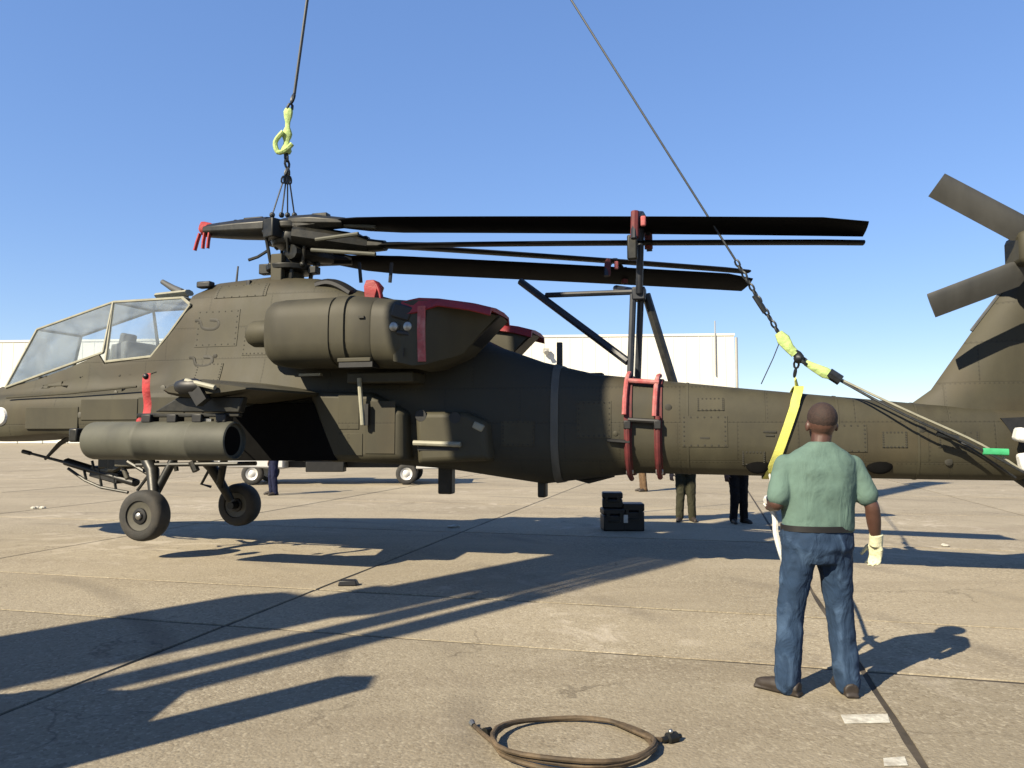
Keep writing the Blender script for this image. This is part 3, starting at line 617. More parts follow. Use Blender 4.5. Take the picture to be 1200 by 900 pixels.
# engine nacelles
def nac_ring(s, l, z, hh, ww, n=32, e=3.2):
    r = []
    for j in range(n):
        a = 2 * math.pi * j / n; c, q = math.cos(a), math.sin(a)
        r.append(V(s, l + math.copysign(abs(c) ** (2 / e), c) * ww, z + math.copysign(abs(q) ** (2 / e), q) * hh))
    return r
def nacelle(sg):
    nl = 'near' 
    n = G(); L = sg * .96
    n.loft([nac_ring(.40, L, 2.82, .26, .26), nac_ring(.42, L, 2.82, .35, .35), nac_ring(.48, L, 2.815, .395, .39), nac_ring(.64, L, 2.81, .415, .415), nac_ring(1.30, L, 2.81, .42, .42),
            nac_ring(1.31, L, 2.81, .405, .405), nac_ring(1.335, L, 2.81, .405, .405), nac_ring(1.345, L, 2.81, .43, .43), nac_ring(1.50, L, 2.81, .43, .43), nac_ring(1.51, L, 2.81, .405, .405), nac_ring(1.535, L, 2.81, .405, .405),
            nac_ring(1.545, L, 2.81, .42, .42), nac_ring(1.82, L, 2.785, .415, .42), nac_ring(1.835, L, 2.785, .405, .41), nac_ring(1.86, L, 2.78, .41, .415), nac_ring(2.40, L, 2.74, .385, .40)])
    o = H(n, 'engine_nacelle', 'paint2', ang=40)
    c = G(); c.lathe([(-.27, .05), (-.26, .13), (-.20, .165), (.0, .17), (.16, .18)], V(.27, L, 2.84), (1, 0, 0), 20); c.obj('intake_cone', M['paint2'], o)
    k = G(); k.lathe([(-.012, .20), (.0, .255), (.012, .25)], V(.395, L, 2.82), (1, 0, 0), 24); k.obj('intake_mouth', M['black'], o)
    h = G(); h.box(V(1.62, L + sg * .30, 2.445), (.42, .18, .05)); h.obj('door_hinge', M['paint2'], o, bevel=.01)
    h = G(); h.box(V(1.64, L + sg * .28, 2.39), (.42, .2, .06)); h.obj('door_gap', M['black'], o)
    # exhaust mixer with slanted end
    x = G()
    def er(s0, s1, zl, zh, wo, wi=.37):   # slanted ring, wo on the outer flank; the top reaches further aft than the bottom
        pts = []
        for (l, z) in ((wo, zl), (wo + .03, (zl + zh) / 2), (wo, zh), (wo * .5, zh + .01), (-wi * .5, zh + .01), (-wi, zh), (-wi - .03, (zl + zh) / 2), (-wi, zl), (-wi * .4, zl - .03), (wo * .4, zl - .03)):
            t = (z - zl) / (zh - zl); pts.append(V(s0 + (s1 - s0) * t, L + sg * l, z))
        return pts
    x.loft([er(2.1, 2.1, 2.42, 3.07, .36), er(2.36, 2.36, 2.36, 3.10, .41), er(2.50, 2.54, 2.37, 3.09, .41), er(2.60, 2.80, 2.42, 3.06, .27), er(2.74, 3.05, 2.47, 3.00, .14), er(2.84, 3.24, 2.52, 2.94, .06)])
    x.obj('exhaust_duct', M['paint2'], o, ang=25)
    m = G(); m.loft([er(2.845, 3.245, 2.55, 2.92, .03, .34), er(2.86, 3.26, 2.55, 2.92, .02, .33)]); m.obj('exhaust_mouth', M['black'], o)
    # louvre with bright pipe ends
    v = G(); v.box(V(2.22, L + sg * .40, 2.97), (.24, .06, .17), Matrix.Rotation(R(18), 3, 'Y')); v.obj('louvre', M['black'], o, bevel=.02)
    for ds in (-.07, .10):
        v = G(); v.lathe([(-.03, .05), (.02, .062), (.045, .05), (.055, .02)], V(2.20 + ds, L + sg * .39, 2.81 - abs(ds) * .1), (0, -sg, 0), 14); v.obj('pipe_end', M['steel'], o)
    v = G(); v.box(V(2.26, L + sg * .405, 2.725), (.2, .05, .05), Matrix.Rotation(R(10), 3, 'Y')); v.obj('louvre', M['black'], o, bevel=.015)
    v = G(); v.box(V(1.73, L + sg * .43, 2.93), (.07, .02, .025)); v.obj('latch', M['marking'], o)
    v = G(); v.tube([V(2.25, L + sg * .42, 2.56), V(2.25, L + sg * .42, 2.46)], .008, 6); v.obj('latch', M['marking'], o)
    # saddle between nacelle and fuselage
    b = G(); b.box(V(1.2, sg * .62, 2.62), (1.7, .4, .3)); b.obj('engine_mount', M['black'], o)
    return o
nacelle(1); nacelle(-1)
g = G(); g.box(V(1.75, .72, 2.27), (.86, .42, .13)); H(g, 'work_platform', 'paint2', bevel=.02)
g = G(); g.box(V(.75, .78, 2.33), (.30, .06, .03)); H(g, 'work_platform_step', 'frame')
g = G(); g.tube([hp(421, 443, .93), hp(425, 498, .93)], .028, 8); H(g, 'drain_rod', 'frame')
g = G(); g.box(hp(430, 486, .9), (.05, .05, .26)); H(g, 'drain_slot', 'black')

g = G(); g.slab([Vector((q.x, -.70, q.z)) for q in (hp(262, 486, .84), hp(300, 473, .84), hp(366, 472, .84), hp(394, 540, .84), hp(262, 540, .84))], (0, -.135, 0)); H(g, 'wing_shadow_panel', 'dull_black', bevel=.01)  # black panel laid over the flank where the wing's shadow falls
# bays on the flank behind the wing
def bay(poly, l0, l1, name, bev=.05, ch=.10):
    c = sum(poly, Vector()) / len(poly); g = G()
    inn = [Vector((p.x, -l0, p.z)) for p in poly]; out = [Vector((p.x + (c.x - p.x) * ch, -l1, p.z + (c.z - p.z) * ch)) for p in poly]
    mid = [Vector((p.x, -(l1 - .07), p.z)) for p in poly]
    g.loft([inn, mid, out]); return H(g, name, 'paint2', bevel=bev, seg=3)
for sg in (1, -1):
    bay([Vector((x, 0, z)) for x, z in ((.72, 2.13), (1.55, 2.10), (2.02, 1.86), (2.04, 1.27), (1.02, 1.25))], sg * .45, sg * .83, 'avionics_bay')
    b2 = bay([Vector((x, 0, z)) for x, z in ((2.1, 1.86), (2.75, 1.86), (3.02, 1.74), (3.06, 1.28), (2.14, 1.23))], sg * .35, sg * .72, 'aft_equipment_bay')
    for px in (493, 533):
        q = hp(px, 487 + (px - 493) * .06, .72); w = G(); w.lathe([(0, .075), (.012, .07), (.012, .05)], (q.x, -sg * .71, q.z), (0, -sg, 0), 16); w.obj('recessed_port', M['black'], b2)
    a, b = hp(485, 519, .75), hp(540, 521, .75); w = G(); w.tube([(a.x, -sg * .76, a.z), (b.x, -sg * .76, b.z)], .032, 8); w.obj('grab_rail', M['frame'], b2)
    w = G(); w.box(((a.x + b.x) / 2, -sg * .715, a.z - .07), (.52, .02, .04)); w.obj('panel_gap', M['black'], b2)
    a = hp(562, 500, .72); w = G(); w.box((a.x - .02, -sg * .70, a.z), (.14, .06, .09), Matrix.Rotation(R(25), 3, 'Y')); w.obj('latch', M['frame'], b2, bevel=.02)
    for x0, x1, y0, y1 in ((396, 420, 462, 503), (428, 462, 470, 532), (396, 424, 508, 534)):
        a, b = hp(x0, y0, .85), hp(x1, y1, .85); w = G(); w.box(((a.x + b.x) / 2, -sg * .832, (a.z + b.z) / 2), (abs(b.x - a.x), .014, abs(a.z - b.z))); H(w, 'access_panel', 'paint', bevel=.005)

# boom frames, antennas
g = G()
band(g, 3.74, 3.83, .012); H(g, 'boom_splice_band', 'splice')
for s_ in (5.3, 6.9, 7.7):
    g = G(); band(g, s_, s_ + .025, .006); H(g, 'boom_splice_band', 'paint2')
p = hp(655, 434, 0); g = G(); g.box((p.x, 0, p.z - .02), (.2, .14, .06)); g.cyl((p.x, 0, p.z), (p.x, 0, p.z + .1), .03); g.box((p.x + .01, 0, p.z + .2), (.07, .05, .3)); H(g, 'boom_antenna', 'black', bevel=.01)
p = hp(686, 439, 0); g = G(); g.box((p.x, 0, p.z - .01), (.45, .16, .05)); H(g, 'spine_fairing', 'paint2', bevel=.015)
for px, y0, y1, w in ((522, 540, 579, .22), (635, 560, 583, .12)):
    a, b = hp(px, y0, .05), hp(px, y1, .05); g = G(); g.box((a.x, 0, (a.z + b.z) / 2 + .05), (w * .85, .16, a.z - b.z + .1)); H(g, 'belly_antenna', 'hub', bevel=.02)
g = G(); g.tube([hp(655, 555, .0), hp(690, 563, 0), hp(720, 557, 0)], [.02, .04, .02], 8); H(g, 'belly_rail', 'black')
p = hp(888, 545, .34); g = G(); g.ball((p.x, p.y + .03, p.z), (.13, .03, .10)); H(g, 'boom_dark_patch', 'dull_black')  # flat dark patch low on the boom
p = hp(1031, 545, .30); g = G(); g.ball((p.x, p.y + .03, p.z), (.14, .03, .10)); H(g, 'boom_dark_oval', 'dull_black')  # flat dark oval low on the boom, further aft
p = hp(1098, 487, .12); g = G(); g.box((p.x, p.y, p.z), (.035, .035, .2)); H(g, 'fin_antenna', 'black')

# wings with pylons
AF = [(0, 0), (.06, .45), (.2, .8), (.45, 1), (.75, .6), (1, .1), (1, -.1), (.75, -.5), (.45, -.8), (.2, -.7), (.06, -.4)]
def wing(sg):
    g = G()
    def sec(l, s0, ch, z, th): return [V(s0 + ch * a, sg * l, z + th * b) for a, b in AF]
    g.loft([sec(.60, -.62, 1.5, 2.09, .15), sec(1.5, -.36, 1.25, 2.08, .13), sec(2.30, -.16, 1.1, 2.07, .11), sec(2.36, -.10, 1.0, 2.07, .07)])
    o = H(g, 'wing', 'paint', ang=50)
    t = G(); t.lathe([(-.20, .02), (-.17, .06), (-.08, .085), (.06, .085), (.12, .06)], V(.24, sg * 2.36, 2.10), (1, 0, 0), 14); t.obj('position_light', M['black'], o)
    t = G(); t.cyl(V(.20, sg * 2.40, 2.16), V(.56, sg * 2.40, 2.08), .028, n=8); t.obj('tie_down_rod', M['frame'], o)
    t = G(); t.box(V(.36, sg * 2.37, 2.0), (.14, .1, .18), Matrix.Rotation(R(-35), 3, 'Y')); t.obj('wing_bracket', M['black'], o)
    p = G(); p.slab([V(-.35, sg * 2.10, 1.84), V(.72, sg * 2.10, 1.82), V(.76, sg * 2.10, 1.99), V(-.05, sg * 2.10, 2.0)], (0, -sg * .10, 0)); p.obj('pylon', M['hub'], o, bevel=.015)
    p = G(); p.box(V(.05, sg * 2.14, 1.80), (1.3, .07, .045)); p.obj('bomb_rack', M['hub'], o, bevel=.01)
    for s_ in (-.45, -.12, .2, .5):
        p = G(); p.box(V(s_, sg * 2.14, 1.765), (.12, .15, .09)); p.obj('sway_brace', M['black'], o, bevel=.01)
    return o
wing(1); wing(-1)
def pod(sg):
    L = sg * 2.14; g = G()
    g.lathe([(.155, .17), (.16, .205), (.19, .213), (.8, .213), (.81, .219), (.86, .219), (.87, .213), (1.50, .213), (1.51, .217), (1.53, .217), (1.54, .213), (1.96, .213), (1.99, .205), (2.0, .19), (1.96, .185), (1.93, .01)], V(-1.36, L, 1.52), (1, 0, 0), 32)
    o = H(g, 'rocket_launcher', 'pod', ang=40)
    t = G(); t.lathe([(0, .184), (.01, .184)], V(.585, L, 1.52), (1, 0, 0), 24); t.obj('launcher_rear_plate', M['dull_black'], o)
    t = G(); t.lathe([(0, .17), (.004, .17)], V(-1.212, L, 1.52), (1, 0, 0), 24); t.obj('launcher_front_plate', M['black'], o)
    for r_, n_ in ((.065, 6), (.135, 12)):
        for k in range(n_):
            a = 2 * math.pi * k / n_; t = G(); c = V(-1.218, L + r_ * math.cos(a), 1.52 + r_ * math.sin(a)); t.lathe([(0, .032), (.01, .032), (.01, .026), (.0, .026)], c, (1, 0, 0), 12); t.obj('launcher_tube', M['pod'], o)
    for s_ in (-.5, .3):
        t = G(); t.box(V(s_, L, 1.735), (.10, .05, .05)); t.obj('suspension_lug', M['steel'], o)
    return o
pod(1); pod(-1)
# dark front fixture beside the launcher
p = hp(93, 510, 2.0); g = G(); g.box((p.x, p.y, p.z), (.12, .2, .16)); H(g, 'launcher_bracket', 'hub', bevel=.02)

# main landing gear
def tyre_prof(r, w): return [(-w * .5, r * .60), (-w * .52, r * .72), (-w * .5, r * .86), (-w * .40, r * .96), (-w * .2, r * .995), (0, r), (w * .2, r * .995), (w * .40, r * .96), (w * .5, r * .86), (w * .52, r * .72), (w * .5, r * .60), (w * .3, r * .56), (-w * .3, r * .56)]
def wheel(c, r, w, ax, name='wheel'):
    e = empty(name, c); e.parent = heli
    g = G(); pr = tyre_prof(r, w); n = 36; axv = Vector(ax).normalized(); u = axv.orthogonal().normalized(); q = axv.cross(u)
    rings = [[axv * a + u * (math.cos(2 * math.pi * j / n) * rr) + q * (math.sin(2 * math.pi * j / n) * rr) for j in range(n)] for a, rr in pr]
    g.loft(rings + [rings[0]], cap=False); g.obj('tyre', M['rubber'], e, ang=45)
    g = G(); g.lathe([(-w * .36, r * .3), (-w * .42, r * .57), (-w * .36, r * .60), (w * .36, r * .60), (w * .42, r * .57), (w * .36, r * .3)], (0, 0, 0), ax, 28); g.obj('rim', M['rim'], e)
    for sg in (-1, 1):
        g = G(); g.lathe([(w * .34 * sg, r * .33), (w * .44 * sg, r * .30), (w * .46 * sg, r * .2), (w * .40 * sg, r * .19)], (0, 0, 0), ax, 20); g.obj('hub_ring', M['black'], e)
        g = G(); g.lathe([(w * .38 * sg, r * .16), (w * .54 * sg, r * .13), (w * .60 * sg, r * .05)], (0, 0, 0), ax, 16); g.obj('hub_cap', M['steel'], e)
    return e
def gear(sg, wc):
    g = G(); top = V(wc.x - .48, sg * .52, 1.38); ax = V(wc.x, -wc.y - sg * .10, wc.z)
    g.tube([top, V(wc.x - .22, sg * .62, 1.10), V(wc.x - .02, -wc.y - sg * .20, wc.z + .08)], [.085, .085, .06], 12)
    g.cyl(V(wc.x, -wc.y - sg * .24, wc.z), V(wc.x, -wc.y + sg * .02, wc.z), .055)
    o = H(g, 'landing_gear_leg', 'hub')
    s = G(); s.cyl(V(wc.x + .12, sg * .50, 1.45), V(wc.x - .10, sg * .66, .86), .055); s.cyl(V(wc.x - .02, sg * .57, 1.08), V(wc.x - .1, sg * .68, .80), .04); s.obj('shock_strut', M['hub'], o)
    s = G(); s.tube([V(wc.x - .25, sg * .62, 1.08), V(wc.x - .42, sg * .66, .84), V(wc.x - .28, sg * .70, .80)], .022, 6); s.obj('step', M['hub'], o)
wn = V(-1.45, 1.0, .555); wf = V(-1.45, -1.02, .515)
wheel(wn, .325, .235, (0, -1, 0)); wheel(wf, .325, .235, (0, 1, 0))
gear(1, wn); gear(-1, wf)

# chin gun
gun = empty('chin_gun'); gun.parent = heli
mz = hp(27, 529, 0); br_ = hp(112, 551, 0)
dv = (br_ - mz).normalized()
g = G(); g.tube([mz, mz + dv * .14], .032, 10); g.tube([mz + dv * .14, br_], [.019, .026], 10); g.obj('barrel', M['black'], gun)
g = G(); g.tube([hp(78, 541, .04), hp(160, 566, .04)], .06, 8, flat=1.4); g.box(hp(128, 556, 0), (.5, .22, .16), Matrix.Rotation(R(12), 3, 'Y')); g.obj('receiver', M['black'], gun, bevel=.015)
g = G(); g.tube([hp(80, 549, .1), hp(100, 563, .1), hp(118, 571, .1), hp(150, 577, .1)], .022, 8); g.tube([hp(80, 549, -.1), hp(100, 563, -.1), hp(118, 571, -.1), hp(150, 577, -.1)], .022, 8); g.obj('cradle_rail', M['hub'], gun)
for px, y0, y1 in ((98, 548, 562), (116, 550, 570), (133, 556, 574), (108, 540, 553)):
    g = G(); g.tube([hp(px, y0, .1), hp(px + 3, y1, .1)], .02, 6); g.obj('cradle_strut', M['hub'], gun)
g = G(); g.tube([hp(88, 509, .1), hp(70, 520, .05), hp(53, 538, .0)], [.05, .035, .02], 8); g.obj('stow_strut', M['black'], gun)
g = G(); g.tube(smoothpts([V(-2.3, .08, 1.5), V(-2.45, .15, 1.25), V(-2.7, .12, 1.12), V(-2.95, .05, 1.12)], 5), .06, 8, flat=1.7); g.obj('feed_chute', M['hub'], gun)
g = G(); g.box(V(-2.75, 0, 1.30), (.5, .34, .42)); g.box(V(-2.72, .16, 1.20), (.16, .1, .3)); g.obj('gun_mount', M['hub'], gun, bevel=.03)
g = G(); g.box(hp(150, 541, .2), (.3, .2, .14)); g.cyl(hp(140, 536, .2), hp(150, 562, .2), .035); g.obj('turret_drive', M['rim'], gun, bevel=.02)
# linkage boxes and rods seen in the gap below the launcher
for (x0, y0, x1, y1, l, r_) in ((160, 545, 300, 543, .6, .028), (150, 541, 182, 560, .5, .03), (185, 540, 182, 565, .5, .02), (225, 541, 230, 552, .6, .05), (205, 538, 207, 552, .4, .03)):
    g = G(); g.tube([hp(x0, y0, l), hp(x1, y1, l)], r_, 8); H(g, 'belly_rod', 'hub')

# tail: fin, stabilator, tail wheel, rotor
g = G()
def fsec(z, le, te, th):
    n = [(0, 0), (.08, .6), (.3, 1), (.65, .7), (1, .08)]
    return [V(le + (te - le) * a, th * b, z) for a, b in n] + [V(le + (te - le) * a, -th * b, z) for a, b in reversed(n[1:])]
g.loft([fsec(1.70, 7.45, 9.55, .15), fsec(1.93, 7.72, 9.58, .15), fsec(2.08, 7.92, 9.60, .15), fsec(2.69, 8.33, 9.68, .14), fsec(3.23, 8.72, 9.75, .13), fsec(3.75, 9.08, 9.83, .11), fsec(3.80, 9.2, 9.8, .06)])
H(g, 'tail_fin', 'paint', ang=45)
g = G(); g.tube([V(8.34, 0, 2.72), V(8.80, 0, 3.35)], .018, 6); H(g, 'fin_leading_edge', 'cockpit')
g = G()
g.loft([[V(9.05 + .95 * a, l, 1.42 + .06 * b) for a, b in AF] for l in (-1.7, 1.7)]); H(g, 'stabilator', 'paint2', ang=50)
g = G(); g.slab([hp(1171, 490, .19), hp(1215, 488, .19), hp(1215, 530, .19), hp(1198, 528, .19)], (0, -.05, 0)); H(g, 'stabilator_shadow', 'black')  # black wedge standing in for the shadow at the stabilator
tw = V(9.35, 0, .62); wheel(tw, .2, .14, (0, 1, 0), 'tail_wheel')
g = G(); g.tube([V(8.7, .0, 1.15), V(9.1, .1, .85), V(9.35, .12, .62)], .05, 8); g.tube([V(8.7, .0, 1.15), V(9.1, -.1, .85), V(9.35, -.12, .62)], .05, 8); H(g, 'tail_gear_leg', 'hub')
# tail rotor
hubc = hp(1248, 294, .75)
tr = empty('tail_rotor', hubc); tr.parent = heli
g = G(); g.cyl(Vector((0, .65, 0)), Vector((0, -.12, 0)), .11, .09, 14); g.tube([Vector((-.38, -.02, .10)), Vector((.38, -.02, -.10))], .09, 8); g.lathe([(-.1, .15), (-.02, .19), (.1, .17)], (0, 0, 0), (0, -1, 0), 16); g.obj('tail_hub', M['hub'], tr)
g = G(); g.box((-.28, .1, .04), (.30, .5, .34)); g.obj('tail_gearbox', M['paint2'], tr, bevel=.06)
def tblade(tip, ly):
    d = (tip - hubc); d.y = 0; Lb = d.length; d.normalize(); u = Vector((-d.z, 0, d.x)); n_ = Vector((0, 1, 0))
    pit = R(14)
    cd = u * math.cos(pit) + n_ * math.sin(pit); th = d.cross(cd).normalized()
    def sec(r, c): return [d * r + cd * (c * (a - .35)) + th * (.022 * b) + Vector((0, ly, 0)) for a, b in AF]
    g = G(); g.loft([sec(.22, .08), sec(.34, .14), sec(.46, .26), sec(Lb, .26)]); g.obj('tail_blade', M['tblade'], tr, ang=50)
t1 = hp(1100, 213, .8); t2 = hp(1090, 354, .7)
tblade(t1, -.06); tblade(hubc * 2 - t1, -.06); tblade(t2, .06); tblade(hubc * 2 - t2, .06)

# main rotor: mast, controls, hub, grips, folded blades
g = G(); g.lathe([(0, .17), (.22, .15), (.26, .13), (.62, .12)], V(0, 0, 3.62), (0, 0, 1), 18); H(g, 'rotor_mast', 'paint2')
g = G(); g.lathe([(0, .20), (.02, .33), (.09, .34), (.12, .22), (.2, .20)], V(-.02, 0, 3.80), (0, 0, 1), 24); g.box(V(-.34, .1, 3.86), (.18, .12, .14)); g.box(V(.36, .05, 3.82), (.12, .14, .10)); H(g, 'swashplate', 'hub', bevel=.01)
for a in range(4):
    an = R(35 + 90 * a); x, y = math.cos(an), math.sin(an)
    g = G(); g.cyl(V(.31 * x, .31 * y, 3.88), V(.40 * x, .40 * y, 4.32), .024, n=8); g.ball(V(.31 * x, .31 * y, 3.88), .045, 8, 6); g.ball(V(.40 * x, .40 * y, 4.32), .045, 8, 6); H(g, 'pitch_link', 'hub')
for x, l in ((-.14, .2), (.1, .22), (.2, -.1)):
    g = G(); g.cyl(V(x, l, 3.6), V(x * 1.2, l, 3.86), .03, n=8); H(g, 'control_rod', 'hub')
g = G(); g.tube([V(-.28, .15, 4.12), V(-.42, .2, 4.02), V(-.55, .22, 3.98)], .022, 6); H(g, 'scissor_link', 'hub')
g = G(); g.lathe([(0, .16), (.03, .27), (.1, .30), (.2, .28), (.24, .34), (.32, .34), (.36, .26), (.42, .14)], V(0, 0, 4.14), (0, 0, 1), 20)
for a in range(4):
    an = R(20 + 90 * a); g.box(V(.30 * math.cos(an), .30 * math.sin(an), 4.36), (.26, .2, .26), Matrix.Rotation(-an, 3, 'Z'))
H(g, 'rotor_hub', 'hub', bevel=.015)
g = G()
for k in range(10):
    an = random.uniform(0, 6.28); rr = random.uniform(.2, .34); z0 = random.uniform(4.05, 4.2); g.tube([V(rr * math.cos(an), rr * math.sin(an), z0), V(rr * math.cos(an) * 1.25, rr * math.sin(an) * 1.2, z0 + random.uniform(.1, .3))], .02, 6)
H(g, 'hub_hydraulics', 'hub')
g = G(); g.loft([[V(-.06 + a, .26 + b, z) for a, b in ((-.075, -.06), (.075, -.06), (.085, .06), (-.085, .06))] for z in (3.45, 4.02)]); H(g, 'mast_support', 'paint2', bevel=.015)
# forward pointing arm left bare
fa, fb = hp(318, 268, .1), hp(243, 271, .1)
g = G(); g.tube([fa, fa.lerp(fb, .4), fa.lerp(fb, .75), fb], [.165, .145, .115, .09], 10, flat=1.3); g.box(fa.lerp(fb, .25) + Vector((0, 0, .12)), (.3, .12, .08)); g.ball(fa.lerp(fb, .55) + Vector((0, 0, .1)), .05, 8, 6); g.ball(fa.lerp(fb, .8) + Vector((0, 0, .08)), .04, 8, 6); H(g, 'blade_grip', 'hub', bevel=.01)
def blade(root, mid, tip, chord, pit, name='rotor_blade'):
    d = (tip - root); Lb = d.length; d.normalize(); side = Vector((0, 0, 1)).cross(d).normalized(); up = d.cross(side)
    cd = side * math.cos(pit) + up * math.sin(pit); th = d.cross(cd).normalized()
    g = G(); rings = []
    n = 14
    for k in range(n + 1):
        t = k / n; c = chord; sw = 0.; thk = .035
        if t < .10: c = .22 + (chord - .22) * (t / .10); thk = .05
        if t > .93: sw = (t - .93) / .07 * .07; c = chord * (1 - .2 * (t - .93) / .07)
        drop = -.05 * t * t      # droop
        o = root + d * (Lb * t) + up * (drop + .05 * t)
        rings.append([o + cd * (c * (a - .35) + sw) + th * (thk * b) for a, b in AF])
    g.loft(rings); o = H(g, name, 'blade', ang=50)
    r = G(); r.tube([root - d * .55, root - d * .2, root + d * .25], [.09, .11, .07], 10, flat=1.5); r.box(root - d * .12 + up * .09, (.22, .12, .06)); r.obj('blade_root_fitting', M['hub'], o, bevel=.008)
    return o
A0, A1 = hp(385, 261, .18), hp(1017, 263, .35)
B0, B1 = hp(432, 288, -.05), hp(1013, 284, .05)
C0, C1 = hp(425, 286, -.55), hp(878, 318, -2.75)
D0, D1 = hp(392, 304, -.45), hp(880, 329, -3.05)
blade(A0, None, A1, .53, R(-8)); blade(B0, None, B1, .53, R(9)); blade(C0, None, C1, .53, R(7)); blade(D0, None, D1, .53, R(-17))
for p0, p1, r_ in ((V(.12, .15, 4.42), A0, .12), (V(.15, .2, 4.28), B0, .15), (V(.1, -.2, 4.30), C0, .10), (V(.12, .25, 4.05), D0, .10)):
    g = G(); d = p1 - p0; g.tube([p0, p0 + d * .35, p0 + d * .7, p1], [r_, r_ * 1.05, r_, r_ * .75], 10, flat=1.25); g.cyl(p0 + d * .6 + Vector((0, 0, .1)), p0 + d * .6 - Vector((0, 0, .14)), .04); H(g, 'blade_grip', 'hub')
for a, b in ((hp(372, 262, .2), hp(440, 266, .2)), (hp(365, 293, .3), hp(440, 298, .3)), (hp(370, 281, .35), hp(420, 274, .35))):
    g = G(); g.tube([a, b], .028, 8); H(g, 'damper_rod', 'pod')
for px in (421, 459):
    g = G(); g.tube([hp(px, 308, -.3), hp(px + (2 if px < 440 else -2), 331, -.3)], .026, 8); H(g, 'hanging_tie', 'rack')

# ------------------------------------------------------------------ covers and streamers on the helicopter
def HT(g, name, m, label, cat, group=None, **k):
    o = g.obj(name, M[m], None, **k); o.matrix_world = HM; return tag(o, label, cat, group)
# exhaust covers
for sg, lab in ((1, 'bright red cover strapped over the near engine exhaust'), (-1, 'dark red cover over the far engine exhaust, end standing against the hangar')):
    L = sg * .96
    e = empty('exhaust_cover', MAST, -TH, lab, 'engine cover', 'red exhaust covers')
    g = G(); rows = []
    for s_, z_, w_ in ((2.20, 3.10, .42), (2.42, 3.13, .445), (2.66, 3.11, .45), (3.02, 3.05, .44), (3.26, 2.985, .42)):
        rows.append([V(s_, L + sg * w_, z_ - (.17 if s_ < 2.6 else .09)), V(s_, L + sg * w_ * .9, z_ - .005), V(s_, L + sg * w_ * .4, z_ + .02), V(s_, L - sg * w_ * .4, z_ + .02), V(s_, L - sg * w_ * .9, z_ - .005), V(s_, L - sg * w_, z_ - .10),
                     V(s_, L - sg * w_ * .96, z_ - .11), V(s_, L - sg * w_ * .8, z_ - .03), V(s_, L + sg * w_ * .8, z_ - .03), V(s_, L + sg * w_ * .96, z_ - (.18 if s_ < 2.6 else .10))])
    g.loft(rows); g.obj('cover_sheet', M['reddark'], e, ang=60)
    g = G(); g.loft([[V(a, L + sg * b, z) for a, b in ((2.43, o1), (2.52, o1), (2.52, o1 + .022), (2.43, o1 + .022))] for z, o1 in ((3.02, .435), (2.9, .44), (2.73, .445), (2.55, .43), (2.40, .415))]); g.obj('cover_strap', M['redstrap'], e)
# red plug on the spine
g = G(); p = hp(438, 340, .35); g.loft([[p + Vector((x * .8 - .02, y, -.12)) for x, y in ((-.09, -.08), (.09, -.08), (.1, .08), (-.09, .08))], [p + Vector((x, y, .04)) for x, y in ((-.10, -.09), (.10, -.09), (.11, .09), (-.10, .09))], [p + Vector((x * .6 - .02, y, .12)) for x, y in ((-.09, -.08), (.09, -.08), (.1, .08), (-.09, .08))]])
g.tube(smoothpts([p + Vector((.08, -.08, .06)), p + Vector((.14, -.1, -.06)), p + Vector((.16, -.1, -.17))], 4), .02, 6, flat=2)
HT(g, 'intake_plug', 'reddark', 'small dark red plug standing on the spine behind the rotor', 'plug', ang=50, bevel=.02)
# red wrap on the bare forward arm
e = empty('arm_wrap', MAST, -TH, 'red wrap tied round the bare arm in front of the rotor', 'wrap')
q = hp(243, 271, .1)
g = G(); g.tube([q + Vector((-.10, 0, .01)), q + Vector((-.05, 0, .03)), q + Vector((.03, 0, .02)), q + Vector((.10, 0, .0))], [.06, .115, .10, .085], 10); g.obj('wrap_cloth', M['red'], e)
for dx, ln, tl in ((-.06, .24, -.07), (.02, .22, -.02), (.10, .22, -.02)):
    g = G(); g.tube([q + Vector((dx, -.08, -.05)), q + Vector((dx + tl * .5, -.09, -.05 - ln * .5)), q + Vector((dx + tl, -.09, -.05 - ln))], .02, 6, flat=1.6); g.obj('wrap_tail', M['red'], e)
# streamer hanging by the launcher
e = empty('warning_streamer', MAST, -TH, 'red warning streamer hanging down to the top of the launcher tube', 'streamer')
g = G(); pts = [hp(172, 438, 2.0), hp(171, 455, 2.03), hp(173, 475, 2.0), hp(171, 490, 2.05), hp(173, 503, 2.16)]
g.tube(smoothpts(pts, 5), .012, 8, flat=4.5, up=(0, 1, 0)); g.obj('streamer_ribbon', M['red'], e)
g = G(); g.ball(hp(171, 441, 2.02), .035, 8, 6); g.tube([hp(183, 436, 1.0), hp(172, 440, 2.0)], .008, 6); g.obj('streamer_pin', M['black'], e)
g = G(); g.ball(hp(165, 494, 1.95), .05, 8, 6); g.obj('streamer_knot', M['red'], e)

# white wrap at the tail
g = G(); g.box(hp(1203, 511, .45), (.22, .16, .14), Matrix.Rotation(R(14), 3, 'Y')); g.box(hp(1204, 541, .45), (.16, .14, .18), Matrix.Rotation(R(-8), 3, 'Y')); g.box(hp(1209, 526, .45), (.1, .1, .2))
HT(g, 'tail_wrap', 'white', 'white plastic bundle tied at the tail on the right edge', 'bundle', bevel=.03)

